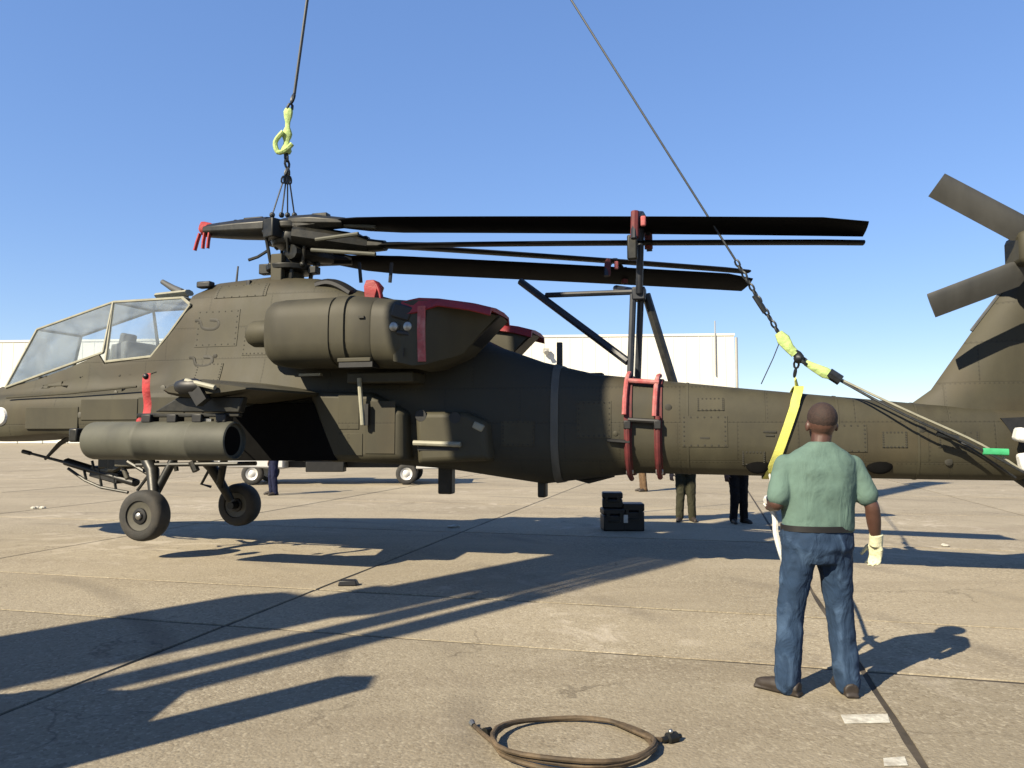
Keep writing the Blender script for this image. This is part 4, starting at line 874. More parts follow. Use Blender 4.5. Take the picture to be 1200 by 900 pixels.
# ------------------------------------------------------------------ blade rack strapped on the boom
rk = empty('blade_rack', MAST, -TH, 'dark blade rack strapped to the tail boom, cradling the folded blades', 'rack')
def K(g, name, m='rack', **k): return g.obj(name, M[m], rk, **k)
for px, l_ in ((736, .0), (771, .0)):
    s_ = hp(px, 470, .4).x
    g = G(); band(g, s_ - .045, s_ + .045, .02); K(g, 'boom_strap', 'maroon')
    # bright red padded tube on the near upper side
    r, c = bring(s_, .055); near = [p for p in r if p.y < 0 and p.z > 1.72]; near.sort(key=lambda p: -p.z)
    g = G(); g.tube([p + Vector((-.006 * k, 0, 0)) for k, p in enumerate(near[::2])], .03, 8); K(g, 'padded_tube', 'redstrap')
    low = [p for p in r if p.y < 0 and p.z <= 1.80]; low.sort(key=lambda p: -p.z)
    g = G(); g.tube(low[::2], .032, 8); K(g, 'padded_tube', 'maroon')
    g = G(); g.box((s_, -.50, 1.70), (.08, .06, .10)); K(g, 'ratchet', 'black', bevel=.01)
    g = G(); g.box((s_, -.28, 1.16), (.09, .05, .07)); K(g, 'ratchet', 'steel', bevel=.01)
for y0, m in ((446, 'redstrap'), (492, 'black')):
    a, b = hp(736, y0, .36 if y0 < 470 else .5), hp(772, y0 + 2, .36 if y0 < 470 else .5); g = G(); g.tube([a, b], .028, 8); K(g, 'cross_bar', m)
g = G(); g.tube([hp(712, 516, .5), hp(738, 518, .5)], .022, 6); K(g, 'cross_bar', 'black')
for px, l_ in ((738, .15), (747, -.15)):
    g = G(); g.tube([hp(px, 452, l_), hp(px + 4, 345, l_ * .3)], .04, 8); K(g, 'post')
g = G(); g.tube([hp(790, 452, -.1), hp(757, 345, -.1)], .055, 8); K(g, 'post', 'hub')
g = G(); g.tube([hp(749, 345, .1), hp(751, 262, .15)], .045, 8); g.box(hp(749, 345, 0), (.16, .2, .16)); K(g, 'post', bevel=.02)
g = G(); g.tube([hp(736, 424, .1), hp(610, 330, -.6)], .05, 8); K(g, 'diagonal_brace')
g = G(); g.tube([hp(640, 346, -.45), hp(748, 342, -.05)], .035, 8); K(g, 'horizontal_brace')
g = G(); g.tube([hp(749, 343, .05), hp(722, 338, -2.05)], .05, 8); K(g, 'cradle_arm')
# cradles: clamp jaws round each blade pair
def cradle(c, w, dy, z0, z1):
    g = G(); g.tube(smoothpts([c + Vector((w, dy, z0)), c + Vector((w * .9, dy * .8, (z0 + z1) / 2)), c + Vector((0, 0, z1)), c + Vector((-w * .9, -dy * .8, (z0 + z1) / 2)), c + Vector((-w, -dy, z0))], 4), .035, 8); K(g, 'cradle_jaw', 'rack')
    for e in (1, -1):
        g = G(); g.tube([c + Vector((e * w * .9, e * dy * .9, z0 * .9)), c + Vector((e * w * .8, e * dy * .8, z1 * .7))], .05, 8); K(g, 'cradle_pad', 'maroon')
    g = G(); g.box(c + Vector((.05, -abs(dy), (z0 + z1) * .4)), (.06, .04, .12)); K(g, 'clamp_handle', 'redstrap', bevel=.015)
ca = hp(752, 266, .27); cradle(ca, .06, .34, -.22, .16)
cb = hp(722, 318, -2.05); cradle(cb, .10, .36, -.14, .17)
g = G(); g.box(hp(741, 290, .3), (.12, .08, .3)); K(g, 'cradle_pad', 'hub', bevel=.02)

# ------------------------------------------------------------------ lifting gear
HOOK = Vector((-2.20, 10.1, 12.6))
def chain(g, a, b, link=.075, r=.011):
    a = Vector(a); b = Vector(b); n = max(2, int((b - a).length / link)); d = (b - a).normalized(); u = d.orthogonal().normalized(); w = d.cross(u)
    for k in range(n):
        c = a.lerp(b, (k + .5) / n); q = u if k % 2 else w
        pts = [c + d * (link * .62 * math.cos(t)) + q * (link * .33 * math.sin(t)) for t in [2 * math.pi * e / 8 for e in range(9)]]
        g.tube(pts, r, 5, cap=False)
def rope(g, pts, r, n=8): g.tube(pts, r, n)
fs = empty('rotor_lifting_sling', (-3.05, 10.45, 4.6), 0, 'wire sling with lime sleeve rising straight above the rotor hub', 'sling')
O = Vector((-3.05, 10.45, 4.6))
def FS(g, name, m): return g.obj(name, M[m], fs)
top = HOOK; sl0 = at(338, 132, 10.45); sl1 = at(335, 180, 10.45); ms = at(337, 196, 10.45)
g = G(); g.tube([(top - O), (at(345, 110, 10.45) - O)], .022, 8); FS(g, 'wire_rope', 'wire')
g = G(); chain(g, at(345, 110, 10.45) - O, sl0 - O, .10, .02); FS(g, 'shackle', 'chain')
g = G(); pts = smoothpts([sl0 - O + Vector((.0, 0, .06)), sl0.lerp(sl1, .35) - O, sl0.lerp(sl1, .7) - O, sl1 - O], 4)
g.tube(pts, [.045 + .02 * math.sin(k * 1.3) + .02 * (k / len(pts)) for k in range(len(pts))], 9, flat=.7); FS(g, 'sleeve', 'sleeve')
g = G(); rope(g, smoothpts([sl0.lerp(sl1, .5) - O + Vector((-.04, -.05, 0)), sl0.lerp(sl1, .75) - O + Vector((-.14, -.05, 0)), sl1 - O + Vector((-.09, -.05, .0)), sl1 - O + Vector((.02, -.05, .04)), sl1 - O + Vector((.10, -.05, .12))], 4), .035, 8); FS(g, 'sleeve_fold', 'sleeve')
g = G(); chain(g, sl1 - O, ms - O, .10, .018); FS(g, 'shackle', 'chain')
for px, l_ in ((319, .25), (330, .1), (345, -.2), (337, -.3)):
    q = HM @ hp(px, 252, l_)
    g = G(); chain(g, ms - O, ms.lerp(q, .35) - O, .09, .014); g.tube([ms.lerp(q, .35) - O, q - O], .011, 6); g.ball(q - O, .04, 8, 6); FS(g, 'sling_leg', 'wire')

ts = empty('tail_lifting_sling', HM @ hp(930, 420, .3), 0, 'long steel cable with two lime sleeves slanting down to the tail', 'sling')
O2 = ts.location.copy()
def TS(g, name, m): return g.obj(name, M[m], ts)
def h2(px, py, l): return (HM @ hp(px, py, l)) - O2
cq = h2(862, 305, .3); cp = [HOOK - O2, (HOOK - O2).lerp(cq, .5) + Vector((0, 0, -.06)), cq]
g = G(); g.tube(smoothpts(cp, 6), .0125, 6); TS(g, 'wire_rope', 'wire')
g = G(); chain(g, h2(862, 305, .3), h2(913, 391, .3), .075, .012); g.tube([h2(884, 346, .3), h2(897, 366, .3)], .032, 8); TS(g, 'chain_leg', 'chain')
g = G(); g.tube([h2(912, 390, .3), h2(918, 398, .3), h2(925, 408, .3), h2(932, 415, .3)], [.045, .075, .055, .05], 9, flat=.8); TS(g, 'sleeve', 'sleeve')
g = G(); chain(g, h2(931, 413, .3), h2(946, 426, .3), .10, .022); g.ball(h2(936, 420, .3), .06, 8, 6); TS(g, 'shackle', 'chain')
g = G(); g.tube([h2(944, 425, .3), h2(955, 431, .3), h2(967, 437, .3), h2(977, 441, .3)], [.035, .05, .065, .045], 9, flat=.8); TS(g, 'sleeve', 'sleeve')
g = G(); g.tube([h2(971, 437, .3), h2(985, 446, .3)], .06, 8); TS(g, 'shackle', 'chain')
for l1, dy in ((.45, 0), (.5, 6)):
    g = G(); g.tube(smoothpts([h2(982, 443 + dy * .3, .3), h2(1060, 480 + dy, l1), h2(1150, 521 + dy, l1), h2(1204, 556, l1)], 5), .013, 6); TS(g, 'wire_rope', 'frame' if dy == 0 else 'wire')
g = G(); g.tube(smoothpts([h2(985, 446, .3), h2(1060, 488, -.2), h2(1120, 515, .42), h2(1190, 560, .3)], 5), .015, 6); TS(g, 'wire_rope', 'wire')
g = G(); g.tube([h2(1098, 508, .47), h2(1123, 514, .47)], .03, 8); TS(g, 'shackle', 'chain')
g = G(); g.tube([h2(1152, 529, .5), h2(1182, 530, .5)], .035, 8, flat=.5); TS(g, 'green_tape', 'green')
g = G(); chain(g, h2(934, 422, .3), h2(931, 442, .2), .08, .013); TS(g, 'chain_leg', 'chain')
g = G(); g.tube([h2(914, 400, .3), h2(906, 420, .3), h2(892, 450, .2)], .006, 5); TS(g, 'tag_cord', 'wire')

# yellow strap round the boom
st = empty('yellow_boom_strap', MAST, -TH, 'bright yellow webbing strap looped around the tail boom above the man', 'strap')
sa, sb = hp(936, 442, .15), hp(901, 556, .35)
g = G(); rows = []
def strap_pt(t):                       # t: 0 at top, 1 at the bottom, near side
    s_ = sa.x + (sb.x - sa.x) * t
    r, c = bring(s_, .02); z = 2.10 + (1.13 - 2.10) * t
    best = min((p for p in r if p.y <= 0.02), key=lambda p: abs(p.z - z)); return Vector((s_, best.y, z))
r0, c0 = bring((sa.x + sb.x) / 2, .022); loop = []
n0 = len(r0)
for p in r0:
    t = (2.09 - p.z) / (2.09 - 1.11); loop.append(Vector((sa.x + (sb.x - sa.x) * t, p.y, p.z + (.03 if p.z > 1.9 else 0))))
g.loft([[p + Vector((-.05, 0, 0)) for p in loop], [p + Vector((.05, 0, 0)) for p in loop], [p + Vector((.05, 0, 0)) + (p - Vector((p.x, 0, 1.6))).normalized() * .012 for p in loop], [p + Vector((-.05, 0, 0)) + (p - Vector((p.x, 0, 1.6))).normalized() * .012 for p in loop], [p + Vector((-.05, 0, 0)) for p in loop]], cap=False)
g.obj('webbing_loop', M['strapy'], st, ang=50)
g = G(); g.tube([Vector((sa.x, 0, 2.06)), hp(932, 444, .15)], [.07, .03], 8, flat=.4); g.obj('webbing_eye', M['strapy'], st)

# ------------------------------------------------------------------ people
def person(name, label, loc, rz, P, vox=.012, group=None):
    """joints in P are given in the person's own frame: x right, y ahead (the way they face), z up."""
    root = empty(name, loc, rz, label, 'person', group)
    def part(g, nm, m, vx, sm=3, disp=0.0, parent=None):
        o = g.obj(nm, m, parent or root, ang=180)
        r = o.modifiers.new('remesh', 'REMESH'); r.mode = 'VOXEL'; r.voxel_size = vx; r.use_smooth_shade = True
        s_ = o.modifiers.new('smooth', 'SMOOTH'); s_.factor = .5; s_.iterations = sm
        if disp:
            tx = bpy.data.textures.get('folds') or bpy.data.textures.new('folds', 'CLOUDS'); tx.noise_scale = .085; tx.noise_depth = 2
            d = o.modifiers.new('folds', 'DISPLACE'); d.texture = tx; d.strength = disp; d.mid_level = .5; d.texture_coords = 'GLOBAL'
        return o
    J = {k: Vector(v) for k, v in P['j'].items()}
    def limb(g, a, b, ra, rb, rm=None, flat=1.0, n=14):
        a, b = Vector(a), Vector(b); k = 6; pts = []; rs = []
        for i in range(k + 1):
            t = i / k; pts.append(a.lerp(b, t)); r = ra + (rb - ra) * t
            if rm: r += rm * math.sin(math.pi * min(1, t * 1.25)) if t < .8 else 0
            rs.append(r)
        g.tube(pts, rs, n, flat=flat); g.ball(a, ra * .98, 12, 8); g.ball(b, rb * .98, 12, 8)
    hd = J['head']; tw = P.get('scale', 1.0)
    # body: torso core, neck, head with face, arms, legs down to the ankles, one skin
    g = G()
    g.tube([J['pelvis'], J['waist'], J['chest'], J['neck'] + Vector((0, 0, -.06))], [.13, .12, .14, .07], 16, flat=1.0)
    g.tube([J['neck'] + Vector((0, 0, -.08)), J['neck'], hd + Vector((0, -.01, -.04))], [.075, .060, .062], 14)
    g.ball(hd + Vector((0, -.012, .035)), (.088, .106, .108), 18, 12)       # skull
    g.ball(hd + Vector((0, .03, -.03)), (.062, .070, .085), 16, 10)         # face
    g.ball(hd + Vector((0, .055, -.085)), (.038, .035, .03), 12, 8)         # chin
    g.tube([hd + Vector((0, .09, .02)), hd + Vector((0, .115, -.025))], [.010, .017], 8)   # nose
    g.ball(hd + Vector((0, .088, -.065)), (.026, .012, .010), 10, 6)        # mouth
    for e in (-1, 1):
        g.ball(hd + Vector((e * .030, .082, .012)), (.016, .014, .010), 10, 6)
        g.ball(hd + Vector((e * .092, -.005, -.005)), (.012, .020, .032), 10, 8)
    for sd in ('l', 'r'):
        limb(g, J['sh_' + sd], J['el_' + sd], .052, .042); limb(g, J['el_' + sd], J['wr_' + sd], .043, .029, .006)
        limb(g, J['hip_' + sd], J['kn_' + sd], .08, .055); limb(g, J['kn_' + sd], J['an_' + sd], .055, .038)
        hand(g, J['wr_' + sd], J['ha_' + sd], J['th_' + sd], P['curl_' + sd], 1.0)
    part(g, 'body', P['skin'], vox * .62, 2)
    # hair
    g = G(); g.ball(hd + Vector((0, -.020, .050)), (.0902, .106, .101), 18, 12); part(g, 'hair', M['hair'], vox * .7, 1)
    # shirt
    g = G(); sw = P['shirt_w']; rings = []
    tors = P['torso']             # (x, y, z, half width, half depth)
    for (x, y, z, w_, d_) in tors:
        rings.append([Vector((x + w_ * math.copysign(abs(math.cos(a)) ** .8, math.cos(a)), y + d_ * math.copysign(abs(math.sin(a)) ** .9, math.sin(a)), z)) for a in [2 * math.pi * j / 24 for j in range(24)]])
    g.loft(rings)
    for sd in ('l', 'r'):
        e = J['sh_' + sd].lerp(J['el_' + sd], P.get('sleeve_' + sd, .78)); limb(g, J['sh_' + sd], e, .068, .074)
        if P.get('long_sleeves'): limb(g, e, J['wr_' + sd], .066, .045)
    part(g, 'shirt', P['shirt'], vox, 8, .010)
    g = G(); nk = J['neck']; g.tube([nk + Vector((0, -.01, -.05)), nk + Vector((0, 0, -.005))], [.088, .072], 18); part(g, 'collar', P['shirt'], vox * .6, 1)
    # trousers
    g = G(); rings = []
    for (x, y, z, w_, d_) in P['hips']:
        rings.append([Vector((x + w_ * math.cos(a), y + d_ * math.sin(a), z)) for a in [2 * math.pi * j / 20 for j in range(20)]])
    g.loft(rings)
    for sd in ('l', 'r'):
        limb(g, J['hip_' + sd], J['kn_' + sd], P['leg'][0], P['leg'][1]); limb(g, J['kn_' + sd], J['an_' + sd] + Vector((0, 0, -.02)), P['leg'][1], P['leg'][2])
    part(g, 'trousers', P['trousers'], vox, 4, .020)
    for e in ((-1, 1) if P.get('pockets') else ()):
        hx_, hy_, hz_, hw_, hd_ = P['hips'][2]; g = G(); px_ = hx_ + e * .105; py_ = hy_ - hd_ * math.sqrt(1 - (.105 / hw_) ** 2)
        g.box((px_, py_ + .004, hz_ + .015), (.125, .030, .135), Matrix.Rotation(-e * R(-24), 3, 'Z')); g.obj('back_pocket', P['trousers'], root, bevel=.012, seg=3)
    if P.get('belt'):
        (x, y, z, w_, d_) = P['belt']; g = G(); rr = [[Vector((x + (w_ + o) * math.cos(a), y + (d_ + o) * math.sin(a), z + q)) for a in [2 * math.pi * j / 28 for j in range(28)]] for q, o in ((-.018, -.02), (-.018, 0), (.018, 0), (.018, -.02))]
        g.loft(rr, cap=False); g.obj('belt', M['belt'], root)
    for sd in ('l', 'r'):
        a = J['an_' + sd]; t = J['toe_' + sd]; d = (t - a); d.z = 0; d.normalize(); g = G()
        b = Vector((a.x, a.y, 0))
        g.tube([b - d * .075 + Vector((0, 0, .045)), b + Vector((0, 0, .05)), b + d * .09 + Vector((0, 0, .045)), b + d * .17 + Vector((0, 0, .035)), b + d * .205 + Vector((0, 0, .03))], [.042, .048, .044, .034, .022], 12, flat=1.05)
        g.tube([b + Vector((0, 0, .04)), b + Vector((0, 0, .11))], [.05, .05], 12)
        g.tube([b - d * .085 + Vector((0, 0, .012)), b + d * .21 + Vector((0, 0, .012))], [.012, .012], 8, flat=3.6)
        part(g, 'shoe', P['shoe'], vox * .7, 2)
    for sd in ('l', 'r'):
        if P.get('glove_' + sd):
            g = G(); hand(g, J['wr_' + sd], J['ha_' + sd], J['th_' + sd], P['curl_' + sd], 1.18); w = (J['ha_' + sd] - J['wr_' + sd]).normalized()
            g.tube([J['wr_' + sd] - w * .05, J['wr_' + sd] + w * .03], [.042, .040], 12); part(g, 'glove', M['glove'], vox * .5, 1)
    return root
def hand(g, wr, dirp, thumb, curl, k):
    """palm from the wrist along (dirp - wr), four unequal fingers that bend towards the thumb side normal, thumb from the palm's side"""
    d = (dirp - wr).normalized(); t = (thumb - wr); t = (t - d * t.dot(d)).normalized(); n = d.cross(t)      # t: thumb side, n: palm normal
    if curl < 0: n = -n; curl = -curl
    pl = .095
    for q in range(4):
        off = t * ((1.5 - q) * .0205)
        g.tube([wr + t * ((1.5 - q) * .012), wr + d * pl * .5 + off, wr + d * pl + off], [.017 * k, .0155 * k, .0115 * k], 8)
    for q, ln in enumerate((.072, .080, .075, .058)):
        off = t * ((1.5 - q) * .0215); p = wr + d * pl + off; a = 0.0; pts = [p]; spread = t * ((1.5 - q) * .05)
        for sgm, f in enumerate((.42, .33, .25)):
            a += curl * (.6 + .5 * sgm); dd = (d * math.cos(a) + n * math.sin(a) + spread).normalized(); p = p + dd * ln * f; pts.append(p)
        g.tube(pts, [.0098 * k, .0092 * k, .0086 * k, .0072 * k], 8); g.ball(pts[-1], .0074 * k, 8, 6)
    p = wr + d * .028 + t * .024; pts = [p, p + (d * .6 + t * .8 + n * .25).normalized() * .038, p + (d * .6 + t * .8 + n * .25).normalized() * .038 + (d * .85 + t * .35 + n * .45).normalized() * .030, p + (d * .6 + t * .8 + n * .25).normalized() * .038 + (d * .85 + t * .35 + n * .45).normalized() * .056]
    g.tube(pts, [.014 * k, .0118 * k, .0105 * k, .008 * k], 8); g.ball(pts[-1], .008 * k, 8, 6)

man = dict(
    j=dict(pelvis=(.035, 0, .96), waist=(.04, 0, 1.10), chest=(.05, 0, 1.36), neck=(.075, .005, 1.530), head=(.090, .02, 1.648),
           sh_l=(-.155, 0, 1.405), el_l=(-.225, -.045, 1.165), wr_l=(-.185, .19, 1.13), ha_l=(-.170, .30, 1.15), th_l=(-.15, .22, 1.22),
           sh_r=(.27, 0, 1.40), el_r=(.365, -.05, 1.145), wr_r=(.415, .02, .925), ha_r=(.42, .05, .80), th_r=(.37, .10, .90),
           hip_l=(-.070, 0, .88), kn_l=(-.135, .02, .49), an_l=(-.175, -.02, .085), toe_l=(-.30, .10, 0),
           hip_r=(.140, 0, .88), kn_r=(.175, .02, .48), an_r=(.190, -.03, .085), toe_r=(.20, .2, 0)),
    skin=M['skin'], shirt=M['shirt'], trousers=M['jeans'], shoe=M['shoe'], shirt_w=0, curl_l=1.0, curl_r=-.45,
    torso=[(.045, 0, .99, .215, .135), (.045, 0, 1.03, .222, .142), (.045, .0, 1.14, .222, .145), (.05, -.005, 1.26, .226, .142), (.055, -.01, 1.37, .230, .130), (.060, -.005, 1.43, .235, .115), (.065, 0, 1.475, .185, .10), (.072, 0, 1.520, .105, .085), (.076, 0, 1.55, .072, .07)],
    hips=[(.035, 0, 1.04, .215, .135), (.035, 0, .98, .222, .145), (.035, -.01, .90, .220, .150), (.035, -.005, .80, .17, .12)],
    leg=(.110, .083, .078), belt=(.04, 0, 1.015, .226, .148), glove_r=True, sleeve_l=.80, sleeve_r=.72)
mp_ = ground(955, 812)
person('person', 'man in a green polo shirt and blue jeans standing with his back to the camera', mp_, 0, man, .011)

def stand(skin, shirt, trousers, shoe, h=1.0, gap=.10, sleeves=True, dz=0):
    j = dict(pelvis=(0, 0, .96), waist=(0, 0, 1.10), chest=(0, 0, 1.36), neck=(0, .0, 1.51), head=(0, .02, 1.64),
             sh_l=(-.20, 0, 1.42), el_l=(-.25, -.03, 1.14), wr_l=(-.20, .20, 1.10), ha_l=(-.16, .30, 1.13), th_l=(-.13, .22, 1.2),
             sh_r=(.20, 0, 1.42), el_r=(.26, -.03, 1.14), wr_r=(.26, .06, .89), ha_r=(.26, .09, .78), th_r=(.20, .12, .86),
             hip_l=(-.09, 0, .88), kn_l=(-gap - .01, .02, .48), an_l=(-gap - .03, -.02, .085), toe_l=(-gap - .08, .2, 0),
             hip_r=(.09, 0, .88), kn_r=(gap + .01, .03, .48), an_r=(gap + .03, 0, .085), toe_r=(gap + .08, .2, 0))
    return dict(j={k: tuple(c * h for c in v) for k, v in j.items()}, skin=skin, shirt=shirt, trousers=trousers, shoe=shoe, shirt_w=0, curl_l=.7, curl_r=-.4, long_sleeves=sleeves,
                torso=[tuple(c * h for c in v) for v in ((0, 0, .92, .2, .13), (0, 0, 1.0, .205, .135), (0, 0, 1.15, .2, .135), (0, 0, 1.3, .215, .135), (0, 0, 1.40, .21, .115), (0, 0, 1.46, .14, .09), (0, 0, 1.5, .07, .07))],
                hips=[tuple(c * h for c in v) for v in ((0, 0, 1.02, .19, .13), (0, 0, .95, .20, .14), (0, 0, .84, .17, .12))], leg=(.105 * h, .082 * h, .072 * h))
person('person', 'person in olive trousers behind the tail boom, nearer the black cases', ground(804, 611), R(172), stand(M['skin2'], M['olive_cloth'], M['olive_cloth'], M['shoe'], 1.0, .085), .02)
person('person', 'person in black trousers behind the tail boom beside the yellow strap', ground(866, 613), R(190), stand(M['skin'], M['grey_cloth'], M['black_cloth'], M['shoe'], 1.0, .075, False), .02)
person('person', 'person in brown trousers far behind the red boom straps', ground(754, 576), R(100), stand(M['skin2'], M['tan_cloth'], M['tan_cloth'], M['shoe'], 1.0, .05), .024)
person('person', 'person in navy trousers standing beside the white truck', ground(320, 580), R(120), stand(M['skin2'], M['grey_cloth'], M['blue_cloth'], M['shoe'], 1.0, .14), .024)

# ------------------------------------------------------------------ tag line held by the man
hl = mp_ + Vector((-.185, .27, 1.145))
e = empty('tag_line', (0, 0, 0), 0, 'white webbing tag line hanging from the boom through the man\'s left hand', 'rope')
bt = HM @ hp(902, 557, .33)
g = G(); g.tube(smoothpts([bt, at(904, 566, 7.6), at(906, 578, 6.2), hl + Vector((.0, .02, .02)), hl], 6), .013, 6, flat=1.6, up=(1, 0, 0)); g.obj('line', M['white'], e)
hx = mp_.y + .20
g = G(); g.tube(smoothpts([hl + Vector((-.012, -.0, -.005)), at(907, 602, hx + .02), at(909, 625, hx), at(915, 648, hx - .02), at(920, 662, hx)], 5), .016, 6, flat=1.5, up=(1, 0, 0)); g.obj('line_tail', M['white'], e)

# ------------------------------------------------------------------ small things on the apron
def case(label, loc, w, d, h, rz, group, lid=.72):
    e = empty('equipment_case', loc, rz, label, 'case', group)
    g = G(); g.box((0, 0, h * lid / 2), (w, d, h * lid)); g.obj('case_body', M['case'], e, bevel=.02)
    g = G(); g.box((0, 0, h * lid + .006 + h * (1 - lid) / 2), (w * 1.02, d * 1.02, h * (1 - lid))); g.obj('lid', M['case'], e, bevel=.02)
    for x in (-.3, .3):
        g = G(); g.box((w * x, -d / 2 - .012, h * lid), (.05, .02, .08)); g.obj('latch', M['hub'], e)
    g = G(); g.tube([(-.09, -d / 2 - .01, h * .45), (-.08, -d / 2 - .045, h * .45), (.08, -d / 2 - .045, h * .45), (.09, -d / 2 - .01, h * .45)], .012, 6); g.obj('handle', M['hub'], e)
    return e
c1 = ground(718, 621); c2 = ground(741, 621)
case('black equipment case at the bottom of the small stack', c1, .36, .34, .36, R(4), 'black cases')
case('smaller black case set on top of another black case', c1 + Vector((-.005, 0, .372)), .33, .32, .25, R(-5), 'black cases', .6)
k3 = case('black equipment case with a white label beside the stack', c2 + Vector((.01, .02, 0)), .35, .36, .44, R(-3), 'black cases')
g = G(); g.box((-.13, -.19, .2), (.07, .006, .13)); g.obj('paper_label', M['white'], k3)

# coiled hose in the foreground
e = empty('coiled_hose', ground(672, 875), 0, 'dark coiled hose lying on the concrete in the foreground', 'hose')
cc = ground(672, 875); g = G(); pts = []
pts += [ground(556, 851, .016) - cc, ground(566, 860, .012) - cc, ground(577, 869, .02) - cc]
Rx, Ry = .405, .335
for k in range(0, 71):
    a = R(205) + 2 * math.pi * k / 27 * 1.0
    rr = 1 + .020 * math.sin(k * .37) + .018 * (k // 27)
    pts.append(Vector((Rx * rr * math.cos(a), Ry * rr * math.sin(a) , .020 + .026 * (k / 27.) * (.5 + .5 * math.cos(a + 2.2)) + .006 * math.sin(k * .9))))
pts += [ground(764, 866, .03) - cc, ground(775, 867, .02) - cc]
g.tube(pts, .0125, 8); g.obj('hose_loop', M['hose'], e)
g = G(); q = ground(776, 867, .022) - cc; q2 = ground(798, 862, .022) - cc; dq = (q2 - q); g.tube([q, q + dq * .25, q + dq * .3, q + dq * .75, q + dq * .8, q2], [.014, .016, .030, .028, .016, .010], 10); g.obj('coupling', M['hub'], e)
g = G(); g.ball(q + dq * .45 + Vector((0, 0, .032)), .014, 8, 6); g.obj('coupling_lever', M['steel'], e)
g = G(); q = ground(555, 850, .018) - cc; g.tube([q, q + Vector((-.012, .03, .006))], [.014, .018], 8); g.obj('end_fitting', M['steel'], e)
g = G(); q = ground(568, 858, .02) - cc; g.tube([q, q + Vector((.03, .03, 0))], [.024, .018], 8); g.obj('collar', M['hub'], e)

# rubber block on the joint, litter
g = G(); p = ground(408, 686); g.loft([[p + Vector((x, y, 0)) for x, y in ((-.10, -.06), (.10, -.05), (.11, .07), (-.09, .06))], [p + Vector((x, y, .06)) for x, y in ((-.09, -.05), (.09, -.04), (.08, .05), (-.05, .05))]])
tag(g.obj('wheel_chock', M['case'], None, bevel=.012), 'small black rubber block on the slab joint in the long shadow', 'chock')
lit = [((46, 596), .10, 'crumpled pale rag with a dark knot lying left of the wheels'), ((1113, 640), .07, 'small white scrap on the concrete in front of the boom shadow'), ((527, 618), .10, 'pale scrap lying in the shadow beside the black cases')]
for (px, py), sz, lab in lit:
    p = ground(px, py); g = G(); rnd = random.Random(px)
    vsx = []
    for k in range(3):
        g.ball(p + Vector((rnd.uniform(-sz, sz), rnd.uniform(-sz, sz) * .5, sz * .18)), (sz * rnd.uniform(.5, .9), sz * .5, sz * rnd.uniform(.2, .4)), 9, 6)
    o = g.obj('rag', M['mark'], None, ang=20); tag(o, lab, 'scrap')
p = ground(53, 596, .0); 

# ------------------------------------------------------------------ white truck far behind
tk = empty('white_truck', ground(395, 566), R(1.0), 'white flatbed truck parked far behind the helicopter', 'truck')
def T(g, n, m='truck', **k): return g.obj(n, M[m], tk, **k)
WB = 4.95; x0 = -2.45; x1 = 2.35
g = G(); g.box((0, -.4, .62), (6.6, .14, .2)); g.box((0, .4, .62), (6.6, .14, .2)); T(g, 'chassis', 'black')
g = G(); g.slab([(-3.5, -1.0, .55), (-1.45, -1.0, .5), (-1.45, -1.0, 2.35), (-2.35, -1.0, 2.35), (-2.75, -1.0, 1.45), (-3.55, -1.0, 1.3)], (0, 2.0, 0)); cb_ = T(g, 'cab', bevel=.06)
g = G(); g.slab([(-2.60, -1.012, 1.48), (-1.75, -1.012, 1.48), (-1.75, -1.012, 2.15), (-2.28, -1.012, 2.15)], (0, .01, 0)); g.obj('side_window', M['case'], cb_)
g = G(); g.slab([(-2.77, -.85, 1.5), (-2.77, .85, 1.5), (-2.40, .85, 2.25), (-2.40, -.85, 2.25)], (-.03, 0, 0)); g.obj('windscreen', M['case'], cb_)
g = G(); g.box((-3.58, 0, .62), (.12, 2.0, .22)); g.obj('bumper', M['steel'], cb_, bevel=.03)
for y in (-.75, .75):
    g = G(); g.lathe([(0, .13), (.03, .12)], (-3.57, y, 1.0), (-1, 0, 0), 14); g.obj('headlight', M['steel'], cb_)
g = G(); g.box((1.05, 0, .92), (4.7, 2.1, .16)); T(g, 'flatbed', bevel=.02)
for y in (-1.03, 1.03):
    g = G(); g.box((1.05, y, 1.26), (4.7, .05, .5)); T(g, 'side_board', bevel=.01)
g = G(); g.box((-1.28, 0, 1.5), (.06, 2.0, 1.0)); T(g, 'headboard', bevel=.02)
g = G(); g.box((-.2, -.72, .60), (1.2, .42, .40)); T(g, 'tool_box', 'black', bevel=.03)
g = G(); g.box((3.0, 0, .66), (.7, 1.9, .34)); T(g, 'rear_valance', bevel=.03)
for x in (x0, x1):
    for y in (-.86, .86):
        w = empty('wheel', (x, y, .34)); w.parent = tk; pr = tyre_prof(.34, .24); n = 28
        g = G(); rr = [[Vector((math.cos(2 * math.pi * j / n) * r_, a, math.sin(2 * math.pi * j / n) * r_)) for j in range(n)] for a, r_ in pr]; g.loft(rr + [rr[0]], cap=False); g.obj('tyre', M['rubber'], w)
        g = G(); sg = -1 if y < 0 else 1; g.lathe([(-.08, .2), (.09, .21), (.11, .19), (.07, .12), (.10, .07), (.12, .02)], (0, 0, 0), (0, sg, 0), 20); g.obj('rim', M['truck'], w)

